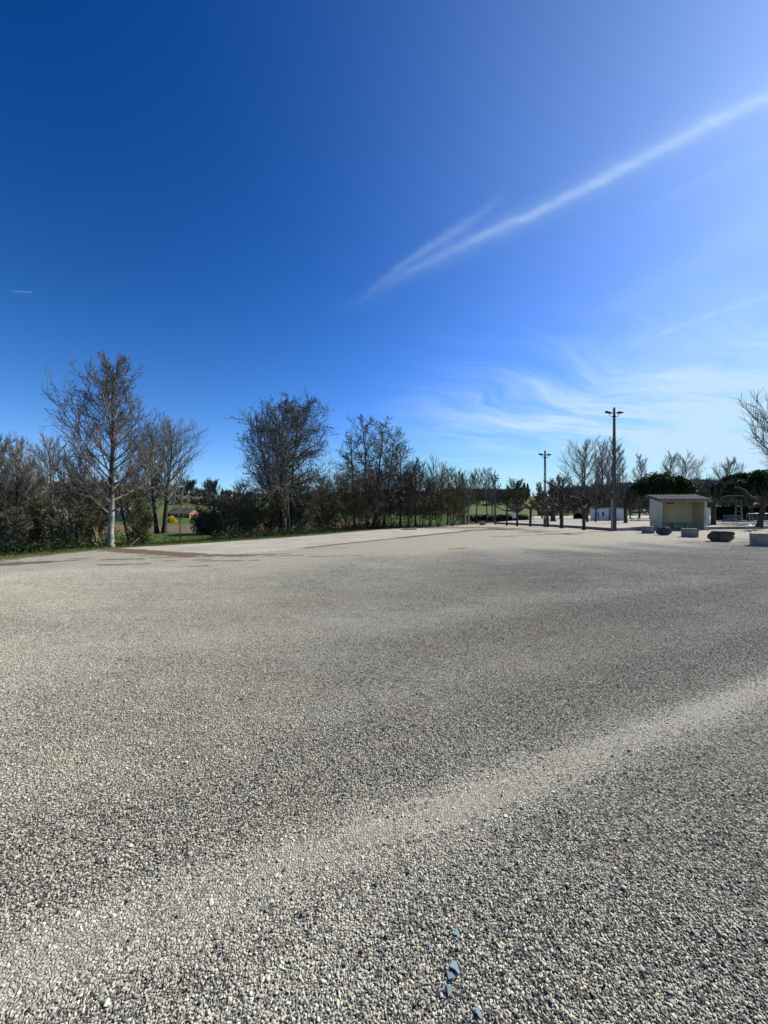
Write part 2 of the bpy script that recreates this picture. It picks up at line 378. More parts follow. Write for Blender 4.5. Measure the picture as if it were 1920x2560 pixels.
m, t = new_mat('worn concrete pad')
P = t.n('ShaderNodeNewGeometry').outputs['Position']
nz = t.noise(t.scale(P, (.5, .5, 1)), 1.1, 6, .65)
col = t.mix(t.mr(nz, .3, .7), (.31, .30, .255), (.22, .21, .185))
col = t.mix(t.mr(t.noise(P, 45, 3), .4, .7, 0, .4), col, (.34, .325, .28))
soil = t.n('ShaderNodeAttribute', attribute_name='soil').outputs['Fac']
col = t.mix(t.m('MULTIPLY', t.mr(t.m('ADD', soil, t.m('MULTIPLY', t.m('SUBTRACT', t.noise(P, 1.3, 5, .7), .5), 1.2)), .4, .75), .85), col, (.085, .045, .03))
bmp = t.n('ShaderNodeBump', ins={'Strength': .4, 'Distance': .006, 'Height': t.noise(P, 60, 4)}).outputs[0]
finish(t, col, .95, bmp, spec=.15); M['pad'] = m

def ground_mat(name, a, b, c, s1=.35, s2=6, bump=.4):
    a, b, c = [tuple(x*.70 for x in k) for k in (a, b, c)]
    m, t = new_mat(name); P = t.n('ShaderNodeNewGeometry').outputs['Position']
    col = t.mix(t.mr(t.noise(P, s1, 5, .6), .3, .7), a, b)
    col = t.mix(t.mr(t.noise(P, s2, 4, .65), .45, .75, 0, .8), col, c)
    bmp = t.n('ShaderNodeBump', ins={'Strength': bump, 'Distance': .08, 'Height': t.noise(P, s2*2, 4)}).outputs[0]
    finish(t, col, .95, bmp, spec=.08); return m
M['meadow'] = ground_mat('meadow grass', (.055, .105, .020), (.085, .13, .030), (.10, .11, .04), .4, 5)
M['field'] = ground_mat('ploughed earth', (.15, .10, .065), (.20, .14, .09), (.10, .075, .05), .5, 3)
M['hill'] = ground_mat('hill pasture', (.085, .125, .035), (.12, .15, .05), (.07, .085, .03), .012, .08, .1)
M['woodfloor'] = ground_mat('wood floor', (.045, .042, .028), (.07, .062, .04), (.035, .04, .02), .05, .4, .3)
M['road'] = ground_mat('pale road', (.42, .41, .38), (.50, .485, .45), (.34, .33, .31), .3, 8, .1)
M['terrace'] = ground_mat('terrace gravel', (.37, .345, .29), (.44, .415, .36), (.29, .27, .23), .5, 9, .3)
for k in ('terrace',):
    pass
# ------------------------------------------------------------------ terrain
verge_pts = np.array([(-30, -12.8), (0, -12.5), (6, -12.3), (11.9, -12.1), (13.2, -11.9), (14.5, -11.6), (15.8, -11.1), (17.8, -9.0), (21.9, -6.0),
                      (29.7, -1.9), (37.5, 1.6), (41.9, 6.2), (47.5, 12.0), (51, 15.0), (84, 32.6), (132, 52), (200, 90)])
def Xv(Y): return np.interp(Y, verge_pts[:, 0], verge_pts[:, 1])
crest_x = np.array([-3000, 0, 300, 450, 560, 700, 1000, 1240, 1310, 1400, 1500, 1560, 1740, 1920, 3500])
crest_y = np.array([1245, 1236, 1234, 1234, 1244, 1250, 1248, 1242, 1240, 1240, 1236, 1233, 1231, 1236, 1240])
def sstep(a, b, x):
    t = np.clip((x-a)/(b-a), 0, 1); return t*t*(3-2*t)
def height(X, Y):
    X = np.asarray(X, float); Y = np.asarray(Y, float)
    r = np.hypot(X, Y); Yc = np.maximum(Y, .35*r+1e-3)
    px = 960+F*X/Yc
    cy = np.interp(px, crest_x, crest_y)
    Hc = 1.5+(1280-cy)/F*420
    off = Xv(Y)-X                                   # > 0: left of the verge line
    low = sstep(.3, 7, off)*.55+sstep(10, 90, off)*1.15
    z = -low*(1-sstep(170, 260, Yc))
    rise = sstep(125, 440, Yc+.2*np.abs(X))
    z = z*(1-rise)+Hc*rise
    z = z+sstep(120, 300, r)*1.6*np.sin(X*.021+1.3)*np.cos(Y*.017+.4)
    z = z+sstep(2, 12, off)*.10*np.sin(X*.7)*np.cos(Y*.6)
    return z
def hz(x, y): return float(height(np.array([x]), np.array([y]))[0])

ang = np.concatenate([np.arange(-180, -56, 2.5), np.arange(-56, 56.01, .27), np.arange(58.5, 180.1, 2.5)])
rad = 0.35*np.exp(np.arange(0, 512)*.0155); rad = rad[rad < 950]
A, Rr = np.meshgrid(R(1)*ang, rad)
GX = Rr*np.sin(A); GY = Rr*np.cos(A); GZ = height(GX, GY)
# pale worn track: dust raised between the chips
e = GY-(1.77+.45*GX)
def sst(a, b, x):
    t = np.clip((x-a)/(b-a), 0, 1); return t*t*(3-2*t)
lump = .5+.25*np.sin(GX*1.9+1.2*np.sin(GY*.8))+.25*np.sin(GY*1.3+1.7*np.sin(GX*.6+2))
bury = .0035*np.exp(-(e/.17)**2)+.0010*np.exp(-((GY-5.4-.40*GX)/.6)**2)
bury = bury+.0098*sst(8.5, 21.0, GY-.35*GX+lump*1.5)+.0008*lump
GZ = GZ+np.minimum(bury, .0105)*(GX > Xv(GY)-.3)
def poly_mask(X, Y, poly):
    inside = np.zeros(X.shape, bool); n = len(poly)
    for i in range(n):
        x1, y1 = poly[i]; x2, y2 = poly[(i+1) % n]
        if y1 == y2: continue
        cnd = ((y1 > Y) != (y2 > Y)) & (X < (x2-x1)*(Y-y1)/(y2-y1)+x1)
        inside ^= cnd
    return inside
pad_poly = [gnd(300, 1371), gnd(545, 1356), gnd(800, 1338.5), gnd(905, 1328.5), gnd(1030, 1320.5), gnd(1172, 1327), gnd(1000, 1345), gnd(760, 1370), gnd(610, 1386), gnd(470, 1387)]
soil = np.zeros(GX.shape)
def seg_soil(a, b, wd, amp=1.0):
    global soil
    a = np.array(gnd(*a)); b = np.array(gnd(*b)); ab = b-a
    tt = np.clip(((GX-a[0])*ab[0]+(GY-a[1])*ab[1])/(ab@ab), 0, 1)
    dd = np.hypot(GX-a[0]-tt*ab[0], GY-a[1]-tt*ab[1])
    soil = np.maximum(soil, amp*np.exp(-(dd/wd)**2))
seg_soil((290, 1375), (480, 1387), .55, 1.1); seg_soil((480, 1387), (600, 1390), .3, .8)
seg_soil((770, 1369), (1000, 1345), .22, 1.0); seg_soil((1000, 1345), (1172, 1327.5), .38, 1.2)
seg_soil((1060, 1320), (1230, 1319), 1.2, 1.0); seg_soil((1170, 1327), (1290, 1322), .7, .75)
seg_soil((0, 1412), (110, 1406), .32, .95); seg_soil((110, 1406), (330, 1394), .12, .6)
for _ in range(26):
    x = rng.uniform(-100, 1300); y = rng.uniform(1322, 1400) if x > 600 else rng.uniform(1385, 1420)
    seg_soil((x, y), (x+rng.uniform(30, 160), y-rng.uniform(1, 4)), rng.uniform(.06, .16), rng.uniform(.4, .7))
# soil line where gravel meets the verge
offg = Xv(GY)-GX
soil = np.maximum(soil, .75*np.exp(-(offg/.45)**2)*(GY < 46))
# soil and the pad lie over the chips
GZ = np.maximum(GZ, np.where(poly_mask(GX, GY, pad_poly) | ((soil > .42) & (GX > Xv(GY))), .0135, -99))
# faces -> regions
nr, na = GX.shape
idx = np.arange(nr*na).reshape(nr, na)
quads = np.stack([idx[:-1, :-1], idx[:-1, 1:], idx[1:, 1:], idx[1:, :-1]], -1).reshape(-1, 4)[:, ::-1]
Vall = np.stack([GX, GY, GZ], -1).reshape(-1, 3)
cen = Vall[quads].mean(1); cx, cyy = cen[:, 0], cen[:, 1]
lotm = (cx > Xv(cyy)) & (cyy < 86) & (np.hypot(cx, cyy) < 160)
roadm = (cx > Xv(cyy)) & (cyy >= 86) & (cyy < 128) & (cx < 200)
padm = poly_mask(cx, cyy, pad_poly)
roadm |= lotm & (cyy > 56+.0*cx); lotm &= ~roadm
lotm &= ~padm
cpx = 960+F*cx/np.maximum(cyy, .1); 
fieldm = (~lotm) & (~roadm) & (~padm) & (cyy > 44+3*np.sin(cx*.1)) & (cyy < 96) & (cx < -4-.0*cyy) & (cx < Xv(cyy)-14)
rc = np.hypot(cx, cyy)
hillm = (rc > 165) & ~roadm & ~lotm
rest = ~(lotm | roadm | padm | fieldm | hillm)
soilf = soil.reshape(-1)
def region(name, mask, mat, dz=0.0, **kw):
    q = quads[mask]; u, inv = np.unique(q, return_inverse=True)
    V = Vall[u].copy(); V[:, 2] += dz
    me = np_mesh(name, V, [inv.reshape(-1, 4)], mat, True, {'soil': soilf[u]})
    return link(name, me, kind='structure')
region('gravel_lot', lotm, M['lot']); region('concrete_pad', padm, M['pad']); region('road', roadm, M['road'])
region('ploughed_field', fieldm, M['field']); region('meadow', rest, M['meadow'])
hills = region('hills', hillm, M['hill'])
# centre plug under the camera
cp = [(0.36*math.sin(a), .36*math.cos(a)) for a in np.arange(0, 2*math.pi, .2)]
MB().prism(cp, -.05, -.0).build('gravel_lot', M['lot'], kind='structure')

# ------------------------------------------------------------------ chippings (real stones, tiled by geometry nodes)
def chip_mesh():
    T = 1.5; n = 190; sp = T/n
    gx, gy = np.meshgrid((np.arange(n)+.5)*sp-T/2, (np.arange(n)+.5)*sp-T/2)
    N = n*n
    c = np.stack([gx.ravel(), gy.ravel(), np.zeros(N)], 1)
    c[:, :2] += rng.uniform(-.0041, .0041, (N, 2))
    keep = rng.random(N) < .93; c = c[keep]; N = len(c)
    ph = (1+5**.5)/2
    ico = np.array([(-1, ph, 0), (1, ph, 0), (-1, -ph, 0), (1, -ph, 0), (0, -1, ph), (0, 1, ph), (0, -1, -ph), (0, 1, -ph), (ph, 0, -1), (ph, 0, 1), (-ph, 0, -1), (-ph, 0, 1)])/1.9
    fc = np.array([(0, 11, 5), (0, 5, 1), (0, 1, 7), (0, 7, 10), (0, 10, 11), (1, 5, 9), (5, 11, 4), (11, 10, 2), (10, 7, 6), (7, 1, 8), (3, 9, 4), (3, 4, 2), (3, 2, 6), (3, 6, 8), (3, 8, 9), (4, 9, 5), (2, 4, 11), (6, 2, 10), (8, 6, 7), (9, 8, 1)])
    V = ico[None]*rng.uniform(.72, 1.25, (N, 12, 1))
    s = rng.lognormal(math.log(.0038), .30, (N, 1, 1)); s = np.where(rng.random((N, 1, 1)) < .004, s*1.6, s); s = np.clip(s, .0026, .0125)
    asp = np.stack([rng.uniform(.8, 1.35, N), rng.uniform(.65, 1.0, N), rng.uniform(.34, .62, N)], 1)[:, None, :]
    V = V*asp*s
    # random tilt then spin
    a = rng.normal(0, .35, N); b = rng.normal(0, .35, N); g = rng.uniform(0, 2*np.pi, N)
    def rot(V, ax, an):
        i, j = [(1, 2), (2, 0), (0, 1)][ax]; cs, sn = np.cos(an)[:, None], np.sin(an)[:, None]
        Vi = V[:, :, i]*cs-V[:, :, j]*sn; Vj = V[:, :, i]*sn+V[:, :, j]*cs
        V = V.copy(); V[:, :, i] = Vi; V[:, :, j] = Vj; return V
    V = rot(rot(rot(V, 0, a), 1, b), 2, g)
    c[:, 2] = s[:, 0, 0]*rng.uniform(.05, .5, N)
    V = V+c[:, None, :]
    F_ = (np.arange(N)[:, None, None]*12+fc[None]).reshape(-1, 3)
    shade = np.repeat(np.clip(rng.beta(1.5, 1.35, N), 0, 1), 12)
    return np_mesh('gravel', V.reshape(-1, 3), [F_], M['chips'], False, {'shade': shade})
gravel = link('gravel', chip_mesh(), kind='stuff')
ng = bpy.data.node_groups.new('lay_chippings', 'GeometryNodeTree')
ng.interface.new_socket('Geometry', in_out='INPUT', socket_type='NodeSocketGeometry')
ng.interface.new_socket('Geometry', in_out='OUTPUT', socket_type='NodeSocketGeometry')
g = NT(ng)
gi = g.n('NodeGroupInput'); go = g.n('NodeGroupOutput')
NXT, NYT = 24, 16
grid = g.n('GeometryNodeMeshGrid', ins={'Size X': (NXT-1)*1.5, 'Size Y': (NYT-1)*1.5, 'Vertices X': NXT, 'Vertices Y': NYT})
tr_ = g.n('GeometryNodeTransform', ins={'Geometry': grid.outputs[0], 'Translation': (6.0, 10.95, .001)})
pos = g.n('GeometryNodeInputPosition').outputs[0]; sp_ = g.n('ShaderNodeSeparateXYZ', ins={0: pos})
ax_ = g.m('ABSOLUTE', sp_.outputs[0])
selx = g.m('GREATER_THAN', ax_, g.m('MULTIPLY_ADD', sp_.outputs[1], 1.15, 2.6))
selb = g.m('LESS_THAN', sp_.outputs[0], g.m('MULTIPLY_ADD', g.m('MAXIMUM', g.m('SUBTRACT', sp_.outputs[1], 12.0), 0.0), .9, -11.0))
sel = g.m('ADD', selx, selb)
dl = g.n('GeometryNodeDeleteGeometry', domain='POINT', ins={'Geometry': tr_.outputs[0], 'Selection': sel})
ri = g.n('FunctionNodeRandomValue', data_type='INT'); 
for s_ in ri.inputs:
    if s_.type == 'INT' and s_.name == 'Min': s_.default_value = 0
    if s_.type == 'INT' and s_.name == 'Max': s_.default_value = 3
    if s_.name == 'Seed': s_.default_value = 4
rout = [o for o in ri.outputs if o.type == 'INT'][0]
rz = g.n('ShaderNodeCombineXYZ', ins={2: g.m('MULTIPLY', rout, math.pi/2)})
iop = g.n('GeometryNodeInstanceOnPoints', ins={'Points': dl.outputs[0], 'Instance': gi.outputs[0], 'Rotation': rz.outputs[0]})
ng.links.new(iop.outputs[0], go.inputs[0])
md = gravel.modifiers.new('lay_chippings', 'NODES'); md.node_group = ng

# ------------------------------------------------------------------ dry leaf litter on the chips
def litter():
    n = 520
    Y = 1.1+rng.random(n)**1.4*13; X = rng.uniform(-1, 1, n)*(Y*1.1+.6)
    keep = X > Xv(Y)+.2; X, Y = X[keep], Y[keep]; n = len(X)
    s = rng.uniform(.004, .012, n)[:, None]; a = rng.uniform(0, 6.28, n)
    d1 = np.stack([np.cos(a), np.sin(a), rng.normal(0, .25, n)], 1)*s; d2 = np.stack([-np.sin(a), np.cos(a), rng.normal(0, .3, n)], 1)*s*.5
    c = np.stack([X, Y, np.full(n, .0095)], 1); lift = np.array([0, 0, .003])
    V = np.stack([c-d1, c+d2+lift, c+d1, c-d2+lift], 1).reshape(-1, 3)
    link('leaf_litter', np_mesh('leaf_litter', V, [np.concatenate([np.array([[0, 1, 2], [0, 2, 3]])+4*i for i in range(n)])], M['litter']), kind='stuff')
M['litter'] = simple_mat('dry leaf flakes', (.12, .05, .028), (.26, .15, .08), 30, .9, 0, None, .1)
litter()
# ------------------------------------------------------------------ grass
def blades(name, pts, h0, h1, wd, mat, per=1, **kw):
    N = len(pts); a = rng.uniform(0, 2*np.pi, N); hh = rng.uniform(h0, h1, N)
    lean = rng.normal(0, .45, (N, 2))*hh[:, None]
    z = height(pts[:, 0], pts[:, 1])
    b = np.stack([pts[:, 0], pts[:, 1], z-.01], 1)
    dx = np.stack([np.cos(a)*wd, np.sin(a)*wd, np.zeros(N)], 1)
    tip = b+np.stack([lean[:, 0], lean[:, 1], hh], 1)
    V = np.stack([b-dx, b+dx, tip], 1).reshape(-1, 3)
    return link(name, np_mesh(name, V, [np.arange(3*N).reshape(-1, 3)], mat), kind='stuff', **kw)
def strip_pts(n, y0, y1, o0, o1, pw=1.0):
    Y = y0+(y1-y0)*rng.random(n)**1.2; o = o0+(o1-o0)*rng.random(n)**pw
    return np.stack([Xv(Y)-o, Y], 1)
# patchy edge
pp = strip_pts(60000, 5, 42, -.15, 3.2, .9)
keep = (np.sin(pp[:, 0]*2.1+np.cos(pp[:, 1]*1.3)*2)+np.sin(pp[:, 1]*1.7+1) + rng.normal(0, .8, len(pp))) > -.9
blades('verge_grass', pp[keep], .03, .12, .008, M['blade'])
blades('dry_grass', strip_pts(9000, 5, 46, -.55, 1.0), .02, .08, .006, M['straw'])
blades('meadow_grass', strip_pts(42000, 8, 60, 2.8, 14), .06, .20, .012, M['blade'])

# ------------------------------------------------------------------ trees
def up(v): return np.array([0, 0, 1.0])*v
def normalize(v): return v/(np.linalg.norm(v, axis=-1, keepdims=True)+1e-9)
def stem(base, top, r0, r1, k=10, wander=.02, bow=0.0):
    base = np.array(base, float); top = np.array(top, float); tt = np.linspace(0, 1, k)[:, None]
    P = base+(top-base)*tt
    Ln = np.linalg.norm(top-base)
    nz = np.cumsum(rng.normal(0, wander*Ln/k**.5, (k, 3)), 0); nz[0] = 0; nz[:, 2] *= .2; nz -= tt*nz[-1]*.7
    P = P+nz; P[:, 0] += bow*np.sin(tt[:, 0]*np.pi)
    Rd = r1+(r0-r1)*(1-tt[:, 0])**.85; Rd[0] *= 1.35
    return P, Rd
def kids(P, Rd, n, t0, t1, ang_, asd, lenf, trop, wander, k, rr, rmin, ids=None, azj=None, grav=0.0, endpow=1.0):
    N, kk, _ = P.shape
    L = np.linalg.norm(np.diff(P, axis=1), axis=2).sum(1)
    if np.isscalar(n): n = int(n)
    t = (np.arange(n)[None]+rng.uniform(.1, .9, (N, n)))/n; t = t**endpow; t = t0+(t1-t0)*t
    f = t*(kk-1); i = np.clip(f.astype(int), 0, kk-2); fr = (f-i)[..., None]
    ar = np.arange(N)[:, None]
    pos = P[ar, i]*(1-fr)+P[ar, i+1]*fr
    T = normalize(P[ar, i+1]-P[ar, i])
    rp = Rd[ar, i]*(1-fr[..., 0])+Rd[ar, i+1]*fr[..., 0]
    ref = np.where(np.abs(T[..., 2:3]) > .9, np.array([1., 0, 0]), np.array([0, 0, 1.]))
    U = normalize(np.cross(T, ref)); W = np.cross(T, U)
    if azj is None: az = rng.uniform(0, 2*np.pi, (N, n))
    else: az = (np.arange(n)[None]*2.4+rng.uniform(0, 6.28, (N, 1))+rng.normal(0, azj, (N, n)))
    an = ang_(t) if callable(ang_) else ang_
    an = an+rng.normal(0, asd, (N, n))
    d = T*np.cos(an)[..., None]+(U*np.cos(az)[..., None]+W*np.sin(az)[..., None])*np.sin(an)[..., None]
    ln = (lenf(t) if callable(lenf) else lenf*L[:, None])*rng.uniform(.7, 1.2, (N, n))
    rad0 = np.maximum(np.minimum(rp*rr, rp*.9), rmin*1.3)
    M_ = N*n; pos = pos.reshape(M_, 3); d = d.reshape(M_, 3); ln = ln.reshape(M_, 1); rad0 = rad0.reshape(M_)
    out = np.empty((M_, k, 3)); out[:, 0] = pos
    for j in range(1, k):
        d = normalize(d+np.array([0, 0, trop/(k-1)])+rng.normal(0, wander, (M_, 3)))
        out[:, j] = out[:, j-1]+d*ln/(k-1)
    tt = np.linspace(0, 1, k)[None]
    RR = rmin+(rad0[:, None]-rmin)*(1-tt)
    ids_ = np.repeat(np.arange(N) if ids is None else ids, n)
    if ids is None and N == 1: ids_ = np.arange(M_)
    return out, RR, ids_
SEED = {}
def tree(name, base, label, cat='tree', group=None, stems=None, h=8, r0=.13, l1=dict(), l2=dict(), l3=None, l4=None,
         trunk_mat='bark_dark', twig_mat='twig_grey', split=False, cones=0, tmin=.006, sides0=8, profile=None, ivy=0, crownname='crown'):
    """stems: list of (dx,dy,topx,topy,h,r). profile: crown radius against relative height"""
    import zlib
    global rng
    rng = np.random.default_rng(zlib.crc32(label.encode())+int(abs(base[0])*100)+int(base[1]*100)+SEED.get(label, 0))
    bx, by = base; bz = hz(bx, by)
    root = empty(name, (bx, by, bz-.03), label=label, cat=cat, group=group)
    stems = stems or [(0, 0, 0, 0, h, r0)]
    allc = []
    for (dx, dy, tx, ty, hh, rr0) in stems:
        P, Rd = stem((dx, dy, 0), (tx, ty, hh), rr0, .012, 12, l1.get('tw', .02), l1.get('bow', 0))
        mb = MB(); V, q = tubes(P[None], Rd[None], sides0); mb.add(V, q); mb.build('trunk', M[trunk_mat], root, smooth=True)
        prof = profile or (lambda t: .35*np.ones_like(t))
        b1 = kids(P[None], Rd[None], l1.get('n', 24), l1.get('t0', .2), l1.get('t1', .98), l1.get('ang', 1.0), l1.get('asd', .15),
                  lambda t: prof(t)*hh, l1.get('trop', .5), l1.get('w', .10), l1.get('k', 8), l1.get('rr', .5), .010, None, .35, endpow=l1.get('ep', 1.0))
        lv = [b1]
        src = b1
        for l in (l2, l3, l4):
            if not l: break
            src = kids(src[0], src[1], l.get('n', 8), l.get('t0', .2), l.get('t1', 1.0), l.get('ang', .7), l.get('asd', .2), l.get('len', .4),
                       l.get('trop', .3), l.get('w', .14), l.get('k', 4), l.get('rr', .55), l.get('rmin', tmin), src[2])
            lv.append(src)
        allc.append(lv)
    def part(sel_of, nm, mat):
        mb = MB()
        for lv in allc:
            for li, (P, Rd, ids) in enumerate(lv):
                m = sel_of(ids)
                if not m.any(): continue
                V, q = tubes(P[m], Rd[m], [6, 4, 3, 3][li]); mb.add(V, q)
                if cones and li >= 1:
                    tips = P[m][:, 1:].reshape(-1, 3); tips = tips[rng.random(len(tips)) < cones]
                    if len(tips): mb.cn = getattr(mb, 'cn', [])+[tips]
        if not mb.v: return
        o = mb.build(nm, M[mat], root)
        if cones and hasattr(mb, 'cn'):
            tips = np.concatenate(mb.cn); leafcloud('cone_cluster', tips+rng.normal(0, .03, tips.shape), .05, .09, M['cones'], root, kind='stuff')
    if split:
        nb = l1.get('n', 24)
        for i in range(nb): part(lambda ids, i=i: ids == i, 'branch', twig_mat)
    else: part(lambda ids: np.ones(len(ids), bool), crownname, twig_mat)
    if ivy:
        n = ivy; hh = stems[0][4]
        pts = np.stack([rng.normal(0, .12*hh, n), rng.normal(0, .10*hh, n), np.abs(rng.normal(0, .16*hh, n))], 1)
        leafcloud('undergrowth', pts, .03, .065, M['ivy'], root)
    return root
def leafcloud(name, pts, s0, s1, mat, parent=None, loc=(0, 0, 0), **kw):
    N = len(pts); s = rng.uniform(s0, s1, N)[:, None]
    a = normalize(rng.normal(0, 1, (N, 3))); b = normalize(np.cross(a, rng.normal(0, 1, (N, 3))))
    V = np.stack([pts-a*s, pts+b*s*.55, pts+a*s, pts-b*s*.55], 1).reshape(-1, 3)
    return link(name, np_mesh(name, V, [np.arange(4*N).reshape(-1, 4)], mat), parent, loc, **kw)
egg = lambda lo, pk, hi, mx: (lambda t: mx*np.interp(t, [0, lo, pk, hi, 1.0], [.55, .75, 1.0, .45, .12]))

# --- the big bare tree on the left
tree('bare_tree', gnd(276, 1368.5), 'tallest bare tree with pale grey trunk standing by the gravel edge at left', h=7.9,
     stems=[(0, 0, .10, 0, 7.75, .125)], trunk_mat='bark_grey', twig_mat='twig_grey', split=True,
     l1=dict(n=52, t0=.17, t1=.98, ang=lambda t: 1.22-.68*t, asd=.08, trop=.62, w=.05, k=9, rr=.40, tw=.008, ep=.9),
     profile=lambda t: np.interp(t, [.15, .22, .35, .6, .8, 1.0], [.36, .38, .36, .27, .16, .07]),
     l2=dict(n=12, t0=.15, ang=.72, asd=.2, len=.34, trop=.5, w=.15, k=5, rr=.6, rmin=.007),
     l3=dict(n=7, t0=.15, ang=.7, asd=.25, len=.42, trop=.35, w=.2, k=4, rr=.6, rmin=.0045),
     l4=dict(n=2, t0=.3, ang=.6, asd=.25, len=.5, trop=.2, w=.2, k=2, rr=.7, rmin=.0045))
fan1 = dict(n=28, t0=.25, t1=.95, ang=.62, asd=.12, trop=.55, w=.08, k=7, rr=.5, tw=.02)
fan2 = dict(n=9, t0=.1, ang=.5, asd=.15, len=.42, trop=.5, w=.12, k=4, rr=.6, rmin=.008)
fan3 = dict(n=7, t0=.1, ang=.5, asd=.2, len=.45, trop=.35, w=.14, k=3, rr=.6, rmin=.006)
pr_fan = lambda m: (lambda t: m*np.interp(t, [0, .2, .5, .8, 1], [.8, 1, .95, .6, .25]))
# --- trees behind and beside it
tree('bare_tree', gnd(399, 1319), 'double trunked bare tree with pale brown fan of twigs behind the tall left tree', stems=[(-.25, 0, -1.0, 0, 9.9, .20), (.3, .2, 1.3, .1, 10.4, .22)],
     l1=dict(fan1, n=42, ang=.75), l2=fan2, l3=fan3, profile=pr_fan(.38), twig_mat='twig_pale')
tree('bare_tree', gnd(350, 1348), 'slender bare tree with pale stem right of the tall left trunk', stems=[(0, 0, .45, 0, 5.6, .05), (.1, .1, -.5, .2, 4.8, .045)],
     l1=dict(fan1, n=16), l2=fan2, l3=dict(fan3, n=4), profile=pr_fan(.28), trunk_mat='bark_pale', twig_mat='twig_grey')
tree('leaning_tree', gnd(330, 1352), 'dark crooked tree with ivy at its foot just right of the tall left trunk', stems=[(0, 0, -.75, 0, 4.4, .075), (.05, 0, .4, .1, 3.5, .05)],
     l1=dict(fan1, n=18, ang=.9, bow=-.15), l2=fan2, l3=dict(fan3, n=4), profile=pr_fan(.33), twig_mat='twig_olive', ivy=500)
tree('leaning_tree', gnd(118, 1352), 'bare tree whose dark trunk leans far to the left at the left border', stems=[(0, 0, -1.9, 0, 5.3, .085)],
     l1=dict(fan1, n=22, bow=.15), l2=fan2, l3=fan3, profile=pr_fan(.42), twig_mat='twig_pale')
tree('bare_tree', gnd(132, 1346), 'bare tree with upright dark trunk between leaning tree and tall left tree', stems=[(0, 0, -.15, 0, 6.0, .09)],
     l1=dict(fan1, n=26), l2=fan2, l3=fan3, profile=pr_fan(.36), twig_mat='twig_pale')
tree('bare_tree', gnd(190, 1352), 'short dark bare tree close left of the tall grey trunk', stems=[(0, 0, .2, 0, 4.8, .075), (.1, 0, -.6, .3, 4.4, .05)],
     l1=dict(fan1, n=20, ang=.75), l2=fan2, l3=fan3, profile=pr_fan(.36), twig_mat='twig_brown')
tree('bare_tree', gnd(14, 1356), 'bare spreading tree cut by the left border of the view', stems=[(0, 0, -.5, 0, 5.5, .08), (.2, .1, .3, .3, 4.4, .06)],
     l1=dict(fan1, n=24), l2=fan2, l3=fan3, profile=pr_fan(.40), twig_mat='twig_grey')
tree('sapling', gnd(449, 1352), 'lone thin sapling on the grass edge right of the tall left tree', stems=[(0, 0, .15, 0, 3.6, .028)],
     l1=dict(fan1, n=14, t0=.3), l2=dict(fan2, n=6), l3=dict(fan3, n=3), profile=pr_fan(.30), twig_mat='twig_pale', trunk_mat='bark_dark')
# --- middle clump
ald1 = dict(n=50, t0=.2, t1=.99, ang=lambda t: 1.40-.50*t, asd=.14, trop=.25, w=.10, k=7, rr=.42, tw=.014)
ald2 = dict(n=13, t0=.15, ang=.85, asd=.2, len=.34, trop=.2, w=.16, k=4, rr=.6, rmin=.009)
ald3 = dict(n=7, t0=.2, ang=.7, asd=.25, len=.45, trop=.1, w=.2, k=3, rr=.6, rmin=.007)
tree('alder_tree', gnd(699, 1331), 'left dark trunk of the big middle clump, crown full of small cones', stems=[(0, 0, .35, 0, 9.3, .19)],
     l1=ald1, l2=ald2, l3=ald3, profile=lambda t: np.interp(t, [0, .3, .6, .85, 1], [.30, .36, .32, .24, .10]), cones=.10, twig_mat='twig_brown')
tree('alder_tree', gnd(722, 1332), 'right dark trunk of the big middle clump, rounded top with cones', stems=[(0, 0, .75, 0, 9.1, .17)],
     l1=ald1, l2=ald2, l3=ald3, profile=lambda t: np.interp(t, [0, .3, .6, .85, 1], [.30, .36, .34, .26, .12]), cones=.10, twig_mat='twig_brown')
tree('bare_tree', gnd(707, 1334.5), 'pale twigged tree leaning left out of the big middle clump', stems=[(0, 0, -1.9, 0, 8.2, .12), (.2, 0, -.3, .1, 8.2, .10)],
     l1=dict(fan1, n=26), l2=fan2, l3=fan3, profile=pr_fan(.34), twig_mat='twig_pale')
tree('bare_tree', gnd(727, 1334), 'thin white stemmed tree at the foot of the big middle clump', stems=[(0, 0, -.35, .1, 4.6, .06)],
     l1=dict(fan1, n=12), l2=dict(fan2, n=6), l3=dict(fan3, n=3), profile=pr_fan(.28), trunk_mat='bark_pale', twig_mat='twig_pale')
for px, py, tdx, hh, rr_, lab in ((887, 1322, -.3, 8.0, .13, 'leftmost of the four cone bearing alders right of the big clump'),
                                  (921, 1321, -.5, 9.9, .15, 'tallest of the four cone bearing alders right of the big clump'),
                                  (932, 1321, .95, 9.6, .15, 'alder leaning slightly right beside the tallest one'),
                                  (958, 1319, 1.25, 9.0, .13, 'rightmost leaning alder of the four with conical crown')):
    tree('alder_tree', gnd(px, py), lab, stems=[(0, 0, tdx, 0, hh, rr_)], l1=dict(ald1, n=32), l2=ald2, l3=dict(ald3, n=5),
         profile=lambda t: np.interp(t, [0, .3, .6, .85, 1], [.16, .27, .25, .18, .08]), cones=.08, twig_mat='twig_brown')
tree('alder_tree', gnd(1000, 1317.5), 'shorter reddish brown alder right of the four tall ones', stems=[(0, 0, .1, 0, 8.2, .12)], l1=dict(ald1, n=30), l2=ald2, l3=dict(ald3, n=5),
     profile=lambda t: np.interp(t, [0, .3, .6, .85, 1], [.20, .30, .25, .16, .05]), cones=.05, twig_mat='twig_red')
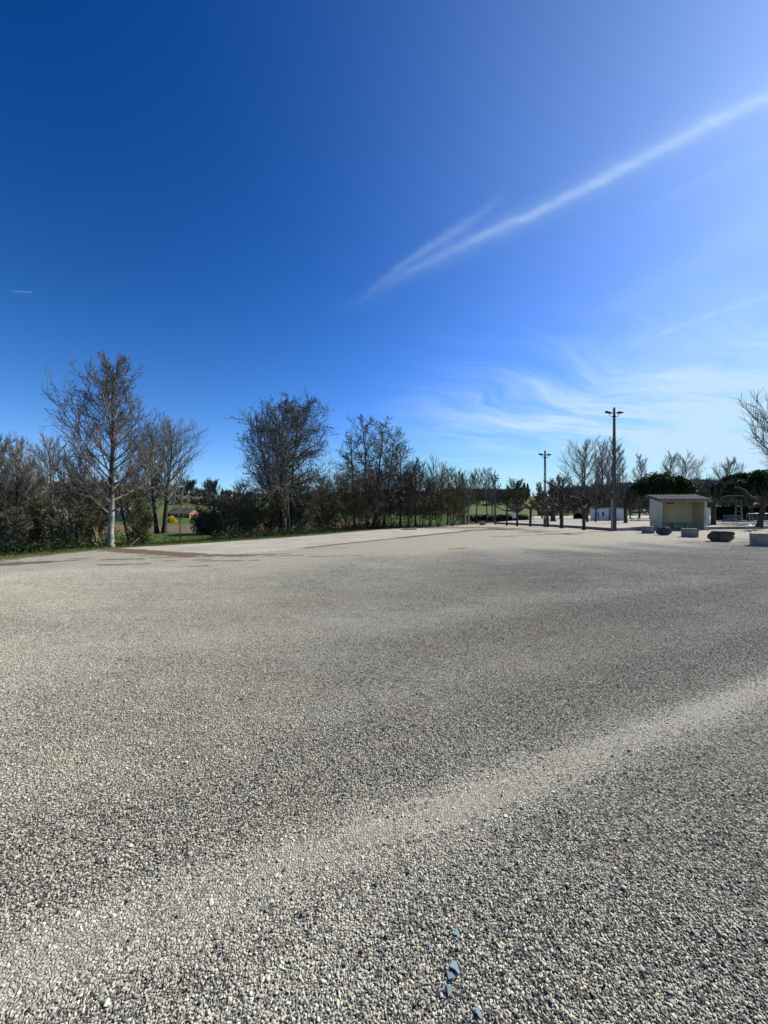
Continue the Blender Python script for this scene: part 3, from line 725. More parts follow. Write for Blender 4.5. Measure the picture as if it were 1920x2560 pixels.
tree('bare_tree', gnd(1073, 1316), 'open crowned bare tree with crooked white trunk right of the alders', stems=[(0, 0, .5, 0, 7.0, .085), (.1, 0, 1.6, .2, 6.6, .06)],
     l1=dict(fan1, n=16, t0=.4), l2=dict(fan2, n=7), l3=dict(fan3, n=4), profile=pr_fan(.26), trunk_mat='bark_pale', twig_mat='twig_pale')
for px, py, ty, tdx, mt, lab in ((1040, 1316, 1150, 0, 'twig_red', 'rounded reddish bare tree left of the crooked white trunk'),
                                 (1118, 1314, 1172, .2, 'twig_olive', 'brown bare tree right of the crooked white trunk'),
                                 (1152, 1312, 1180, -.3, 'twig_brown', 'bare tree with pale leaning stem beside the dark wooden pole'),
                                 (1170, 1311, 1185, .5, 'twig_grey', 'thin bare tree with pale foot right of the dark wooden pole'),
                                 (1191, 1306, 1172, .3, 'twig_brown', 'dark bare tree behind the small concrete box'),
                                 (1216, 1305, 1170, 0, 'twig_grey', 'bare tree with straight trunk left of the far lamp post'),
                                 (1231, 1304, 1182, .2, 'twig_brown', 'thin bare tree directly behind the far lamp post')):
    X, Y = gnd(px, py); hh = (py-ty)/F*Y
    tree('bare_tree', (X, Y), lab, stems=[(0, 0, tdx, 0, hh, .11)], l1=dict(fan1, n=22, t0=.3, ang=.75), l2=dict(fan2, n=8, rmin=.012), l3=dict(fan3, n=5, rmin=.010),
         profile=pr_fan(.30), twig_mat=mt, trunk_mat='bark_pale' if px in (1152, 1170) else 'bark_dark')
# --- thicket
def shrub(px, py, ty, hw, mt, label, group, n=5, ivy=350, name='shrub', dens=1.0):
    X, Y = gnd(px, py); hh = (py-ty)/F*Y; wr = hw/F*Y
    st = []
    for _ in range(n):
        a = rng.uniform(0, 6.28); q = rng.uniform(.3, 1)
        st.append((.15*math.cos(a), .15*math.sin(a), wr*q*math.cos(a), wr*q*math.sin(a), hh*rng.uniform(.7, 1.0), .03))
    return tree(name, (X, Y), label, 'shrub', group, stems=st, l1=dict(n=int(15*dens), t0=.12, t1=1, ang=.7, asd=.25, trop=.25, w=.16, k=5, rr=.6, tw=.04),
                l2=dict(n=8, t0=.1, ang=.7, asd=.25, len=.5, trop=.1, w=.2, k=3, rr=.7, rmin=.008),
                l3=dict(n=4, t0=.1, ang=.7, asd=.25, len=.55, trop=.1, w=.2, k=2, rr=.7, rmin=.007), profile=lambda t: .28*np.ones_like(t), twig_mat=mt, ivy=ivy, crownname='twigs', sides0=5)
for px, py, ty, hw, mt in ((-30, 1362, 1215, 60, 'twig_olive'), (30, 1364, 1250, 60, 'twig_brown'), (75, 1358, 1225, 50, 'twig_olive'), (150, 1360, 1260, 50, 'twig_brown'),
                           (215, 1358, 1245, 45, 'twig_olive'), (240, 1345, 1200, 50, 'twig_brown'), (345, 1350, 1262, 30, 'twig_olive'), (100, 1340, 1190, 60, 'twig_olive'), (-60, 1345, 1190, 60, 'twig_brown'), (20, 1340, 1185, 50, 'twig_olive')):
    shrub(px, py, ty, hw, mt, 'tangled bare shrub in the thicket round the leaning trees at left', 'shrubs in the left thicket', ivy=700)
for px, py, ty, hw, mt in ((545, 1333, 1240, 50, 'twig_brown'), (590, 1335, 1245, 50, 'twig_olive'), (635, 1334, 1215, 45, 'twig_olive'), (670, 1333, 1225, 45, 'twig_olive'),
                           (745, 1333, 1225, 45, 'twig_brown'), (790, 1329, 1215, 45, 'twig_olive'), (830, 1328, 1190, 45, 'twig_brown'), (865, 1326, 1180, 42, 'twig_olive'),
                           (905, 1325, 1205, 42, 'twig_brown'), (950, 1323, 1185, 45, 'twig_red'), (985, 1321, 1175, 42, 'twig_red'), (1020, 1320, 1170, 40, 'twig_red'),
                           (1052, 1318, 1180, 38, 'twig_brown'), (1095, 1317, 1195, 38, 'twig_olive'), (1130, 1315, 1200, 36, 'twig_olive'), (1158, 1312, 1215, 28, 'twig_brown'),
                           (610, 1322, 1200, 50, 'twig_brown'), (720, 1322, 1195, 60, 'twig_brown'), (810, 1320, 1205, 50, 'twig_olive')):
    shrub(px, py, ty, hw, mt, 'tangled bare shrub in the long thicket beyond the concrete pad', 'shrubs in the middle thicket', n=6, ivy=650)

# --- pollarded plane trees on the terrace
TZ = .24
def pollard(px, py, hpx, rot, label, arms=6, r=.16, reach=1.4, lean=0.0, z=TZ, thin=0, group='pollarded plane trees on the terrace'):
    d = (EYE-z)*F/(py-1280.0); X = (px-960)/F*d; hh = hpx/F*d
    root = empty('plane_tree', (X, d, z-.02), rot, label=label, cat='tree', group=group)
    P, Rd = stem((0, 0, 0), (lean, 0, hh), r*.78, r*.66, 8, .02); Rd[-1] *= 1.25; Rd[-2] *= 1.1
    mb = MB(); V, q = tubes(P[None], Rd[None], 10); mb.add(V, q); mb.build('trunk', M['plane_bark'], root, smooth=True)
    for i in range(arms):
        a = i*2*math.pi/arms+rng.uniform(-.3, .3); L = reach*rng.uniform(.6, 1.1)
        pts = [P[-1]-np.array([0, 0, .05])]; d_ = np.array([math.cos(a), math.sin(a), rng.uniform(.1, .5)])
        k = 8
        for j in range(k):
            d_ = normalize(d_+rng.normal(0, .28, 3)+np.array([0, 0, .10 if j < 5 else -.05])); pts.append(pts[-1]+d_*L/k)
        pts = np.array(pts); rd = np.linspace(r*.52, r*.24, k+1)*rng.uniform(.85, 1.2, k+1); rd[-1] *= 1.7; rd[-2] *= 1.2; rd[-1] = max(rd[-1], .06)
        mb = MB(); mb.tube(pts, rd, 7)
        tip = np.stack([pts[-1]-d_*.02, pts[-1]+d_*.07]); mb.tube(tip, [rd[-1], rd[-1]*.4], 7)
        # stubby spurs and a few whips
        ch = kids(pts[None], rd[None], 6, .35, 1.0, 1.0, .3, lambda t: .22*np.ones_like(t), .5, .2, 4, .6, .022)
        V, q = tubes(ch[0], ch[1], 5); mb.add(V, q)
        if thin:
            c2 = kids(ch[0], ch[1], thin, .5, 1.0, .5, .3, lambda t: 1.0*np.ones_like(t), .7, .08, 4, .4, .007)
            V, q = tubes(c2[0], c2[1], 3); mb.add(V, q)
        mb.build('branch', M['plane_bark'], root, smooth=True)
    return root
pollard(1267, 1313.5, 38, .4, 'small pollarded plane tree standing nearest the far lamp post', 5, .10, 1.6)
pollard(1293, 1314.5, 40, 1.4, 'pollarded plane tree beside the white notice board', 6, .13, 1.6)
pollard(1327, 1315.5, 46, 2.2, 'pollarded plane tree midway between notice board and lattice lamp post', 6, .14, 1.8)
pollard(1370, 1317, 48, .9, 'pollarded plane tree hidden partly behind the lattice lamp post', 6, .13, 1.7)
pollard(1404, 1320, 52, 1.9, 'stout pollarded plane tree right of the lattice lamp post', 7, .18, 1.9, .05)
pollard(1460, 1324, 54, .2, 'pollarded plane tree with tall knobby head left of the big lamp post', 7, .15, 1.9)
pollard(1383, 1303, 42, .6, 'thick trunked plane tree at the back of the terrace', 6, .42, 2.3, thin=2)
pollard(1468, 1304.5, 36, .6, 'thin pollarded tree behind the row, left of the white hut', 5, .17, 1.9)
pollard(1489, 1305, 34, 2.6, 'slim trunk standing close to the left wall of the white hut', 4, .12, 1.7)
pollard(1564, 1307, 38, 1.1, 'pollarded tree with long low arms right of the white hut', 7, .24, 3.2)
pollard(1783, 1312, 60, 1.1, 'plane tree right of the bus shelter and the white panel', 6, .27, 2.4, thin=2)
pollard(1898, 1317, 62, 2.1, 'leaning plane tree rising behind the metal barrier at right', 6, .27, 2.6, -.28, thin=2)

# --- trees beyond
def far_tree(px, by, d, ty, hw, style, label, mt='twig_grey', rmin=.02, tr_r=.2, stems=1, tm='bark_dark', name='bare_tree', group=None):
    X = (px-960)/F*d; z0 = hz(X, d); zt = EYE+(1280-ty)/F*d; hh = zt-z0; wr = hw/F*d
    pf = wr/hh
    if style == 'fan':
        l1 = dict(fan1, n=24, ang=.62, rr=.42, w=.06); pr = pr_fan(pf*1.15)
    elif style == 'broad':
        l1 = dict(fan1, n=24, ang=1.05, t0=.25, trop=.9, rr=.5, w=.06); pr = pr_fan(pf*1.3)
    else:
        l1 = dict(fan1, n=22, ang=.9, t0=.1, trop=.6); pr = lambda t: pf*np.interp(t, [0, .2, .5, .8, 1], [1, 1.1, 1.0, .7, .3])
    n2 = {'fan': (12, 8), 'broad': (12, 8), 'dome': (11, 9)}[style]
    st = [(0, 0, 0, 0, hh, tr_r)] if stems == 1 else [(-.3, 0, -wr*.35, 0, hh*.95, tr_r), (.3, 0, wr*.35, 0, hh, tr_r)]
    return tree(name, (X, d), label, group=group, stems=st, l1=l1, l2=dict(fan2, n=n2[0], rmin=rmin*1.3), l3=dict(fan3, n=n2[1], rmin=rmin), profile=pr, twig_mat=mt, trunk_mat=tm)
far_tree(1290, 1300, 80, 1207, 36, 'dome', 'dense dome shaped bare tree behind the notice board', 'twig_olive', .028)
far_tree(1400, 1300, 82, 1203, 42, 'dome', 'dense dark rounded bare tree right of the lattice lamp post', 'twig_brown', .028)
far_tree(1355, 1300, 90, 1238, 28, 'dome', 'low bare bush on the far side of the road behind the lattice lamp post', 'twig_olive', .03)
far_tree(1461, 1302, 72, 1120, 62, 'broad', 'tall bare tree with wide open crown left of the big lamp post', 'twig_grey', .011, .26)
far_tree(1518, 1302, 76, 1102, 46, 'fan', 'tall bare tree with upright branches behind the big lamp post', 'twig_grey', .011, .22, 2)
far_tree(1550, 1302, 80, 1120, 30, 'fan', 'bare tree with fine twigs just right of the big lamp post', 'twig_grey', .011, .15)
far_tree(1598, 1302, 95, 1141, 30, 'fan', 'narrow fan shaped bare tree left of the dark pine', 'twig_pale', .012, .2)
far_tree(1677, 1302, 95, 1135, 36, 'fan', 'bare tree with reddish trunk rising behind the dark pine and shelter', 'twig_pale', .012, .3)
far_tree(1714, 1302, 92, 1143, 42, 'broad', 'spreading bare tree just right of the dark pine', 'twig_pale', .012, .2)
far_tree(1822, 1302, 80, 1158, 40, 'broad', 'low spreading bare tree behind the right hand pine', 'twig_grey', .012, .2)
far_tree(1995, 1302, 48, 1000, 118, 'broad', 'big bare tree cut by the right border of the view', 'twig_grey', .014, .35)
for px, d, ty, hw, lab in ((1436, 88, 1232, 30, 'low dark bare tree beyond the road left of the wide crowned tree'), (1495, 86, 1215, 34, 'dark bare tree on the far road edge behind the white hut'),
                           (1575, 84, 1235, 34, 'brown bare tree behind the hut and left of the pine'), (1750, 82, 1228, 36, 'grey bare tree in the gap between the two pines'),
                           (1540, 95, 1222, 30, 'grey bare tree above the right end of the hut roof'), (1625, 80, 1245, 34, 'dark bare tree under the left side of the pine')):
    far_tree(px, 1300, d, ty, hw, 'dome', lab, random.choice(['twig_grey', 'twig_brown', 'twig_olive']), .026, .14)
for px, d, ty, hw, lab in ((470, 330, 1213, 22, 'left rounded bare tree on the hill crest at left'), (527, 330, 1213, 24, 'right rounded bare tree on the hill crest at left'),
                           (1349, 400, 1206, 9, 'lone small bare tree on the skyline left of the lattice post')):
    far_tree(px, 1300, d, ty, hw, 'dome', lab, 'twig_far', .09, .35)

# --- evergreen crowns
def evergreen(px, d, ty, by, hw, label, name='pine_tree', lobes=16, n=9000, mat='pine', ls=(.10, .24)):
    X = (px-960)/F*d; z0 = hz(X, d); s = d/F
    zt = EYE+(1280-ty)*s; zb = EYE+(1280-by)*s; wr = hw*s
    root = empty(name, (X, d, z0-.03), label=label, cat='tree')
    P, Rd = stem((0, 0, 0), (.2, 0, (zb+zt)/2-z0), .26, .12, 8, .03)
    mb = MB(); V, q = tubes(P[None], Rd[None], 8); mb.add(V, q); mb.build('trunk', M['bark_dark'], root, smooth=True)
    cz = (zb+zt)/2-z0; hz_ = (zt-zb)/2; pts = []; bm = MB()
    for i in range(lobes):
        a = rng.uniform(0, 6.28); q_ = rng.uniform(.15, .80)**.8; u = rng.uniform(-.75, .72)
        rr = wr*rng.uniform(.26, .40)
        c = np.array([math.cos(a)*wr*q_, math.sin(a)*wr*q_*.9, cz-hz_*.60+(hz_*1.60-rr*.55)*(1-q_*q_)*rng.uniform(.25, 1.0)])
        m = n//lobes; v = normalize(rng.normal(0, 1, (m, 3)))*(rng.random((m, 1))**.33)
        lump = 1+.25*np.sin(v[:, :1]*7+i)*np.cos(v[:, 1:2]*6+i)
        pts.append(c+v*lump*np.array([rr, rr, rr*.72]))
        st_ = P[-3]+(P[-1]-P[-3])*rng.random()
        bm.tube(np.stack([st_, (st_+c)/2+[0, 0, -.2], c]), [.08, .05, .02], 5)
    bm.build('branch', M['bark_dark'], root)
    pts = np.concatenate(pts)
    leafcloud('crown', pts, ls[0], ls[1], M[mat], root)
    return root
evergreen(1656, 62, 1178, 1243, 66, 'dark rounded pine standing behind the bus shelter', lobes=30, n=30000)
evergreen(1878, 56, 1168, 1250, 76, 'dark pine behind the plane tree at the right border', lobes=32, n=34000)
for px, ty, lab in ((1311, 1207, 'left of two small dark conifers on the skyline'), (1319, 1209, 'right of two small dark conifers on the skyline'),
                    (556, 1222, 'small dark conifer on the left hill crest'), (566, 1228, 'lower dark conifer right of the one on the left crest')):
    d = 380; X = (px-960)/F*d; z0 = hz(X, d); hh = EYE+(1280-ty)/F*d-z0
    root = empty('conifer', (X, d, z0-.1), label=lab, cat='tree')
    MB().tube([(0, 0, 0), (0, 0, hh*.9)], [.3, .05], 5).build('trunk', M['bark_dark'], root)
    tt = rng.random(900); rr = (1-tt)**.8*hh*.17+.2; a = rng.uniform(0, 6.28, 900); q = rng.random(900)**.5
    leafcloud('crown', np.stack([np.cos(a)*rr*q, np.sin(a)*rr*q, hh*(.08+.92*tt)], 1), .4, .9, M['pine'], root)

# --- woods on the far slopes: masses of bare trees
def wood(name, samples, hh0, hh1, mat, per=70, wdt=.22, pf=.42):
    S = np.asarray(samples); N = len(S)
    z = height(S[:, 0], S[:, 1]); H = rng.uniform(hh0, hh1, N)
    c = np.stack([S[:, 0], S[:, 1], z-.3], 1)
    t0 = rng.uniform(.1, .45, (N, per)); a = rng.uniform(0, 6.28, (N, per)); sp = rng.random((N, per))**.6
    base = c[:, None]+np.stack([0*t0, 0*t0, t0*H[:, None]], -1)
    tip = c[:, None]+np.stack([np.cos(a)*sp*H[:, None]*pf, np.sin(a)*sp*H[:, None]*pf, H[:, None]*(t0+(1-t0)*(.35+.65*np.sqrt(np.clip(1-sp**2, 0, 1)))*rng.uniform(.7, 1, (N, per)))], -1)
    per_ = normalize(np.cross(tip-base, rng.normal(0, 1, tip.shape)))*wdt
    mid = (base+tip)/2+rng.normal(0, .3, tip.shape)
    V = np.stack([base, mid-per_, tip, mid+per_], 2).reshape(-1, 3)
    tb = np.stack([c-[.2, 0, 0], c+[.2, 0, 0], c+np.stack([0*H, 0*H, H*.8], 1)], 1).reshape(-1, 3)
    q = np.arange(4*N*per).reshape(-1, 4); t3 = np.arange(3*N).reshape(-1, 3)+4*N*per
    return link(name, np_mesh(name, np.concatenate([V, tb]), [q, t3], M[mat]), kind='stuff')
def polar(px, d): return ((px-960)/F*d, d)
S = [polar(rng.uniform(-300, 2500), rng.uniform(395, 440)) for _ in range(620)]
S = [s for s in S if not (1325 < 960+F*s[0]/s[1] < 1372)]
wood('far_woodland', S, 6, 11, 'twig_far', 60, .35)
S = [polar(rng.uniform(1390, 2300), rng.uniform(200, 400)) for _ in range(520)]
wood('right_hill_woodland', S, 7, 12, 'twig_far', 70, .3)
S = [polar(rng.uniform(1100, 1318), rng.uniform(235, 400)) for _ in range(330)]+[polar(rng.uniform(1390, 2200), rng.uniform(135, 180)) for _ in range(130)]
wood('slope_woodland', S, 6, 10, 'twig_brown', 80, .22)
S = [polar(rng.uniform(-300, 430), rng.uniform(220, 400)) for _ in range(260)]+[polar(rng.uniform(-300, 330), rng.uniform(165, 200)) for _ in range(70)]
wood('left_hill_woodland', S, 6, 10, 'twig_brown', 70, .28)
S = []
for (a, b, c, d, n) in ((430, 210, 640, 235, 40), (440, 300, 700, 280, 50), (560, 160, 760, 175, 30), (820, 200, 1130, 190, 60), (560, 300, 580, 180, 20), (760, 330, 1000, 350, 50), (1100, 250, 1180, 290, 30)):
    for i in range(n):
        t = rng.random(); S.append(polar(a+(c-a)*t+rng.normal(0, 3), b+(d-b)*t+rng.normal(0, 3)))
wood('field_hedgerows', S, 2.5, 6, 'twig_brown', 80, .2, .7)

# ------------------------------------------------------------------ hedges, bushes
def leafbox(name, p0, p1, wd, h, label, mat='hedge', n=9000, cat='hedge', ls=(.06, .14)):
    p0 = np.array(p0, float); p1 = np.array(p1, float); L = np.linalg.norm(p1-p0); u = (p1-p0)/L
    z = hz(*(p0+p1)/2)
    root = empty(name, ((p0+p1)[0]/2, (p0+p1)[1]/2, z), math.atan2(u[1], u[0]), label=label, cat=cat)
    x = rng.uniform(-L/2, L/2, n); y = rng.uniform(-wd/2, wd/2, n); zz = h*(rng.random(n)**.7)*(1+.07*np.sin(x*1.7)+.05*np.sin(x*4.1))
    leafcloud('foliage', np.stack([x, y, zz], 1), ls[0], ls[1], M[mat], root)
    st = MB()
    for i in range(int(L*1.2)+3):
        xx = rng.uniform(-L/2, L/2); st.tube([(xx, 0, 0), (xx+rng.uniform(-.3, .3), rng.uniform(-.2, .2), h*.85)], [.04, .01], 4)
    st.build('stem', M['bark_dark'], root, kind='stuff')
    return root
leafbox('hedge', polar(1788, 62), polar(1990, 58), 1.4, 2.5, 'tall black green hedge behind the metal barrier and benches', n=22000, ls=(.10, .2))
leafbox('hedge', polar(1168, 66), polar(1318, 70), 1.0, 1.15, 'low dark hedge behind the notice board and far lamp post', n=7000, ls=(.08, .16))
leafbox('hedge', polar(1345, 132), polar(1390, 132), 1.2, 1.6, 'short dark hedge beyond the road left of the thick plane tree', n=2500, ls=(.12, .22))
leafbox('hedge', gnd(508, 1319), gnd(560, 1321), 2.6, 2.0, 'dark leafy bush mass at the left end of the middle thicket', n=9000, ls=(.06, .12))
def bush(name, px, d, wr, h, label, mat, n=2500, ls=(.06, .12), cat='bush'):
    X, Y = polar(px, d); z = hz(X, Y); root = empty(name, (X, Y, z), label=label, cat=cat)
    v = normalize(rng.normal(0, 1, (n, 3)))*(rng.random((n, 1))**.4); v[:, 2] = np.abs(v[:, 2])
    leafcloud('foliage', v*np.array([wr, wr, h])*(1+.15*np.sin(v[:, :1]*9)), ls[0], ls[1], M[mat], root)
    MB().tube([(0, 0, 0), (0, 0, h*.7)], [.06, .02], 5).build('stem', M['bark_dark'], root); return root
bush('trimmed_bush', 1446, 84, 1.05, 1.25, 'dark dome shaped trimmed bush beyond the road', 'hedge', 4000, (.08, .14))
bush('flowering_bush', 430, 118, 1.3, 1.9, 'bright yellow flowering bush in front of the brown house', 'forsythia', 1800, (.10, .2))
bush('trimmed_bush', 368, 118, 1.8, 3.0, 'dark round bush left of the brown house', 'hedge', 3500, (.12, .22))
# undergrowth at the foot of the thickets
pts = []
for _ in range(26000):
    Y = rng.uniform(12, 40); o = abs(rng.normal(2.2, .8)) if Y < 17 or Y > 24 else abs(rng.normal(2.6, 1.0))
    x = float(Xv(Y)-o); px = 960+F*x/Y
    if 440 < px < 530 and rng.random() < .96: continue
    if 350 < px <= 440 and rng.random() < .7: continue
    pts.append((x, Y, hz(x, Y)+abs(rng.normal(0, .28)) if rng.random() < .8 else hz(x, Y)+.1))
leafcloud('bramble_undergrowth', np.array(pts), .025, .06, M['ivy'], kind='stuff')
# fallen cut branches by the tall tree
bx, by = gnd(250, 1362)
for i, lab in enumerate(('pale broken branch leaning on the thicket, longest one left of the tall trunk', 'thin pale broken branch lying left of the tall trunk',
                         'short pale broken branch near the foot of the tall trunk', 'pale cut branch on the ground right of the tall trunk', 'dry pale stick lying level in the left thicket')):
    (x0, y0), (x1, y1) = [((258, 1362), (215, 1318)), ((250, 1360), (205, 1345)), ((246, 1352), (222, 1332)), ((322, 1362), (334, 1346)), ((146, 1352), (160, 1351))][i]
    d0 = 16.6+.25*i; a = np.array([(x0-960)/F*d0, d0, EYE-(y0-1280)/F*d0]); b = np.array([(x1-960)/F*d0, d0+.4, EYE-(y1-1280)/F*d0])
    a[2] = hz(a[0], a[1])+.03
    L = b-a; root = empty('broken_branch', tuple(a), label=lab, cat='branch')
    mb = MB(); mb.tube([(0, 0, 0), L*.5+rng.normal(0, .02, 3), L], [.026, .02, .009], 6); mb.build('stick', M['stick'], root)
    mb = MB(); mb.tube([L*.55, L*.55+L*.3+np.array([.1, 0, .12])], [.012, .005], 4); mb.build('side_shoot', M['stick'], root)

# ------------------------------------------------------------------ terrace with kerb
near = [(14.1, 47.5), (16.7, 39.6), (17.75, 34.8), (17.95, 29.7), (21.6, 31.3), (22.85, 31.75), (23.35, 33.7), (27.0, 32.95), (27.3, 32.3), (27.9, 32.4), (34.3, 33.9), (60, 40)]
farl = [(60, 56), (33, 60), (28.6, 64), (18.5, 54)]
poly = near+farl
def inset(pts, w_):
    return pts
# top sheet: triangulated fan through bmesh
import bmesh
bm = bmesh.new(); vs = [bm.verts.new((x, y, TZ-.012)) for x, y in poly]; bm.faces.new(vs); bmesh.ops.triangulate(bm, faces=bm.faces[:])
me = bpy.data.meshes.new('terrace'); bm.normal_update(); bm.to_mesh(me); bm.free()
if me.polygons[0].normal.z < 0: me.flip_normals()
me.materials.append(M['terrace']); link('terrace', me, kind='structure')
def kerb_run(pts, root, h=TZ, wd=.14, step=1.0):
    cache = {}
    for (x0, y0), (x1, y1) in zip(pts[:-1], pts[1:]):
        L = math.hypot(x1-x0, y1-y0); n = max(1, round(L/step)); s = L/n; a = math.atan2(y1-y0, x1-x0)
        key = round(s, 3)
        if key not in cache: cache[key] = MB().box(.004, s-.004, -wd/2, wd/2, -.05, h, .012).mesh('kerb_stone', M['kerb'])
        for i in range(n):
            x = x0+(x1-x0)*i/n; y = y0+(y1-y0)*i/n
            link('kerb_stone', cache[key], root, (x, y, rng.uniform(-.006, .004)), a+rng.normal(0, .004))
kr = empty('kerb', (0, 0, 0), kind='structure'); kerb_run(near, kr)
kr2 = empty('kerb', (0, 0, 0), kind='structure'); kerb_run([(14.1, 47.5)]+farl[::-1], kr2, step=2.0)

# ------------------------------------------------------------------ lamp posts
def lamp_post(x, y, z, H, wb, wt, rot, label, solid=.5, conduit=False, group='twin headed concrete lamp posts', headlen=.62):
    root = empty('lamp_post', (x, y, z-.02), rot, label=label, cat='lamp post', group=group)
    th = .5
    def wat(q): return wb+(wt-wb)*q
    ch = .22   # chord share of width
    for s in (-1, 1):
        V = []
        for q in (0, 1):
            wo = wat(q)/2; wi = wo-wat(q)*ch; dy = wat(q)*th/2
            xo, xi = s*wo, s*wi
            V += [(min(xo, xi), -dy, q*H), (max(xo, xi), -dy, q*H), (max(xo, xi), dy, q*H), (min(xo, xi), dy, q*H)]
        MB().add(V, [(3, 2, 1, 0), (4, 5, 6, 7), (0, 1, 5, 4), (1, 2, 6, 5), (2, 3, 7, 6), (3, 0, 4, 7)]).build('chord', M['pole_conc'], root)
    n = int(H/.72); zs = [i*H/n for i in range(n)]
    for i, zz in enumerate(zs):
        q = zz/H; wi = wat(q)/2-wat(q)*ch+.002; dy = wat(q)*th/2-.004
        hgt_ = .09 if 0 < i else .5
        MB().box(-wi, wi, -dy, dy, zz, zz+hgt_).build('rung', M['pole_conc'], root)
    # recessed web panels
    def web(q0, q1):
        V = []
        for q in (q0, q1):
            wi = wat(q)/2-wat(q)*ch+.001; dy = wat(q)*th/2*.35
            V += [(-wi, -dy, q*H), (wi, -dy, q*H), (wi, dy, q*H), (-wi, dy, q*H)]
        MB().add(V, [(3, 2, 1, 0), (4, 5, 6, 7), (0, 1, 5, 4), (1, 2, 6, 5), (2, 3, 7, 6), (3, 0, 4, 7)]).build('web_panel', M['pole_conc'], root)
    if conduit: web(0, 1)
    else: web(0, .12); web(1-solid, 1)
    # collar and cap
    MB().box(-wt*.72, wt*.72, -wt*.5, wt*.5, H-.62, H-.52).build('collar', M['lamp_metal'], root)
    MB().box(-wt*.42, wt*.42, -wt*.34, wt*.34, H+.001, H+.14, .02).build('cap', M['pole_conc'], root)
    for s in (-1, 1):
        ex = s*(wt*.5+.30)
        hr = empty('lamp_head', (0, 0, 0)); hr.parent = root
        MB().tube([(s*wt*.6, 0, H-.57), (s*(wt*.6+.15), 0, H-.58), (ex, 0, H-.50), (ex+s*.05, 0, H-.36)], .022, 6).build('arm', M['lamp_metal'], hr)
        # cobra style housing
        a0 = s*(wt*.5+.10); L = headlen; V = []; secs = [(0, .05, .05), (.12, .09, .10), (.45, .15, .13), (.8, .15, .11), (1.0, .05, .04)]
        ns = 10; tilt = .10
        for (u, wy, hzz) in secs:
            cx_ = a0+s*u*L; cz_ = H-.34+tilt*u+(.0 if s < 0 else .02)
            for k in range(ns):
                an = 2*math.pi*k/ns; zz = math.sin(an)*hzz; zz = zz if zz > 0 else zz*.25
                V.append((cx_, math.cos(an)*wy, cz_+zz))
        q = [(r*ns+k, r*ns+(k+1) % ns, (r+1)*ns+(k+1) % ns, (r+1)*ns+k) for r in range(len(secs)-1) for k in range(ns)]
        tri = [(0, k+1, k) for k in range(1, ns-1)]+[(4*ns, 4*ns+k, 4*ns+k+1) for k in range(1, ns-1)]
        MB().add(V, q, tri).build('housing', M['lamp_metal'], hr, smooth=True)
        V = []
        for (u, wy) in ((.3, .10), (.5, .13), (.85, .11)):
            cx_ = a0+s*u*L; cz_ = H-.34+tilt*u+(.0 if s < 0 else .02)
            V += [(cx_, -wy, cz_-.03), (cx_, 0, cz_-.075), (cx_, wy, cz_-.03)]
        MB().add(V, [(0, 1, 4, 3), (1, 2, 5, 4), (3, 4, 7, 6), (4, 5, 8, 7)], [(0, 2, 1), (6, 7, 8)]).build('lens', M['lamp_glass'], hr, smooth=True)
    if conduit:
        MB().box(-wb/2-.10, -wb/2-.004, -.05, .05, 0, 2.55, .01).build('conduit_cover', M['pipe'], root)
        MB().tube([(-wb/2-.05, 0, 2.55), (-wb/2-.04, 0, 3.0)], .02, 6).build('cable', M['lamp_metal'], root)
        MB().tube([(-wb/2-.04, -.02, 3.0), (-wb/2-.04, -.02, 3.14)], .06, 8).build('junction_box', M['pipe'], root)
    return root
x, y = gnd(1535.5, 1328); lamp_post(x, y, 0, 9.55, .30, .15, .12, 'tallest nearest concrete lamp post with two lamp heads and a pale conduit', 1, True)
x, y = gnd(1362.5, 1318); lamp_post(x, y, 0, 7.45, .27, .15, .30, 'lattice concrete lamp post with see through openings among the plane trees', .18, headlen=.60)
x, y = gnd(1237.5, 1311); lamp_post(x, y, 0, 5.85, .26, .15, .4, 'smallest farthest concrete lamp post at the far end of the pad', .5, headlen=.42)
# slim far lamp post
X, Y = polar(1491, 66); r_ = empty('street_lamp', (X, Y, 0), label='slim green grey street lamp left of the white hut', cat='street lamp')
MB().tube([(0, 0, 0), (0, 0, 3), (0, 0, 7.9)], [.09, .07, .045], 8).build('pole', M['green_post'], r_)
for dx, z_ in ((-.4, 6.35), (1.6, 8.0)):
    MB().tube([(0, 0, z_-.25), (dx*.6, 0, z_)], .025, 5).build('arm', M['green_post'], r_)
    MB().box(dx-.35, dx+.35, -.12, .12, z_-.04, z_+.08, .03).build('lamp_head', M['lamp_metal'], r_)
# wooden poles
def wood_pole(px, d, base_z, ty, r, label, lean=0.0, mat='wood_dark', cross=False, name='utility_pole'):
    X, Y = polar(px, d); H = EYE+(1280-ty)/F*d-base_z
    root = empty(name, (X, Y, base_z), label=label, cat='utility pole')
    MB().tube([(0, 0, -.1), (lean*.5, 0, H*.5), (lean, 0, H)], [r, r*.85, r*.65], 8).build('pole', M[mat], root)
    MB().tube([(lean, 0, H), (lean, 0, H+.06)], [r*.7, r*.2], 8).build('cap', M['lamp_metal'], root)
    if cross: MB().box(lean-.5, lean+.5, -.05, .05, H-.35, H-.25).build('crossarm', M[mat], root)
    return root
wood_pole(1158.5, 45.5, 0, 1184, .16, 'tall dark wooden pole among the bare trees', -.12)
MB().tube([(0, 0, 0), (-.10, 0, 5.5)], .03, 5).build('cable_guard', M['pipe'], bpy.data.objects['utility_pole'], loc=(.17, -.05, 0))
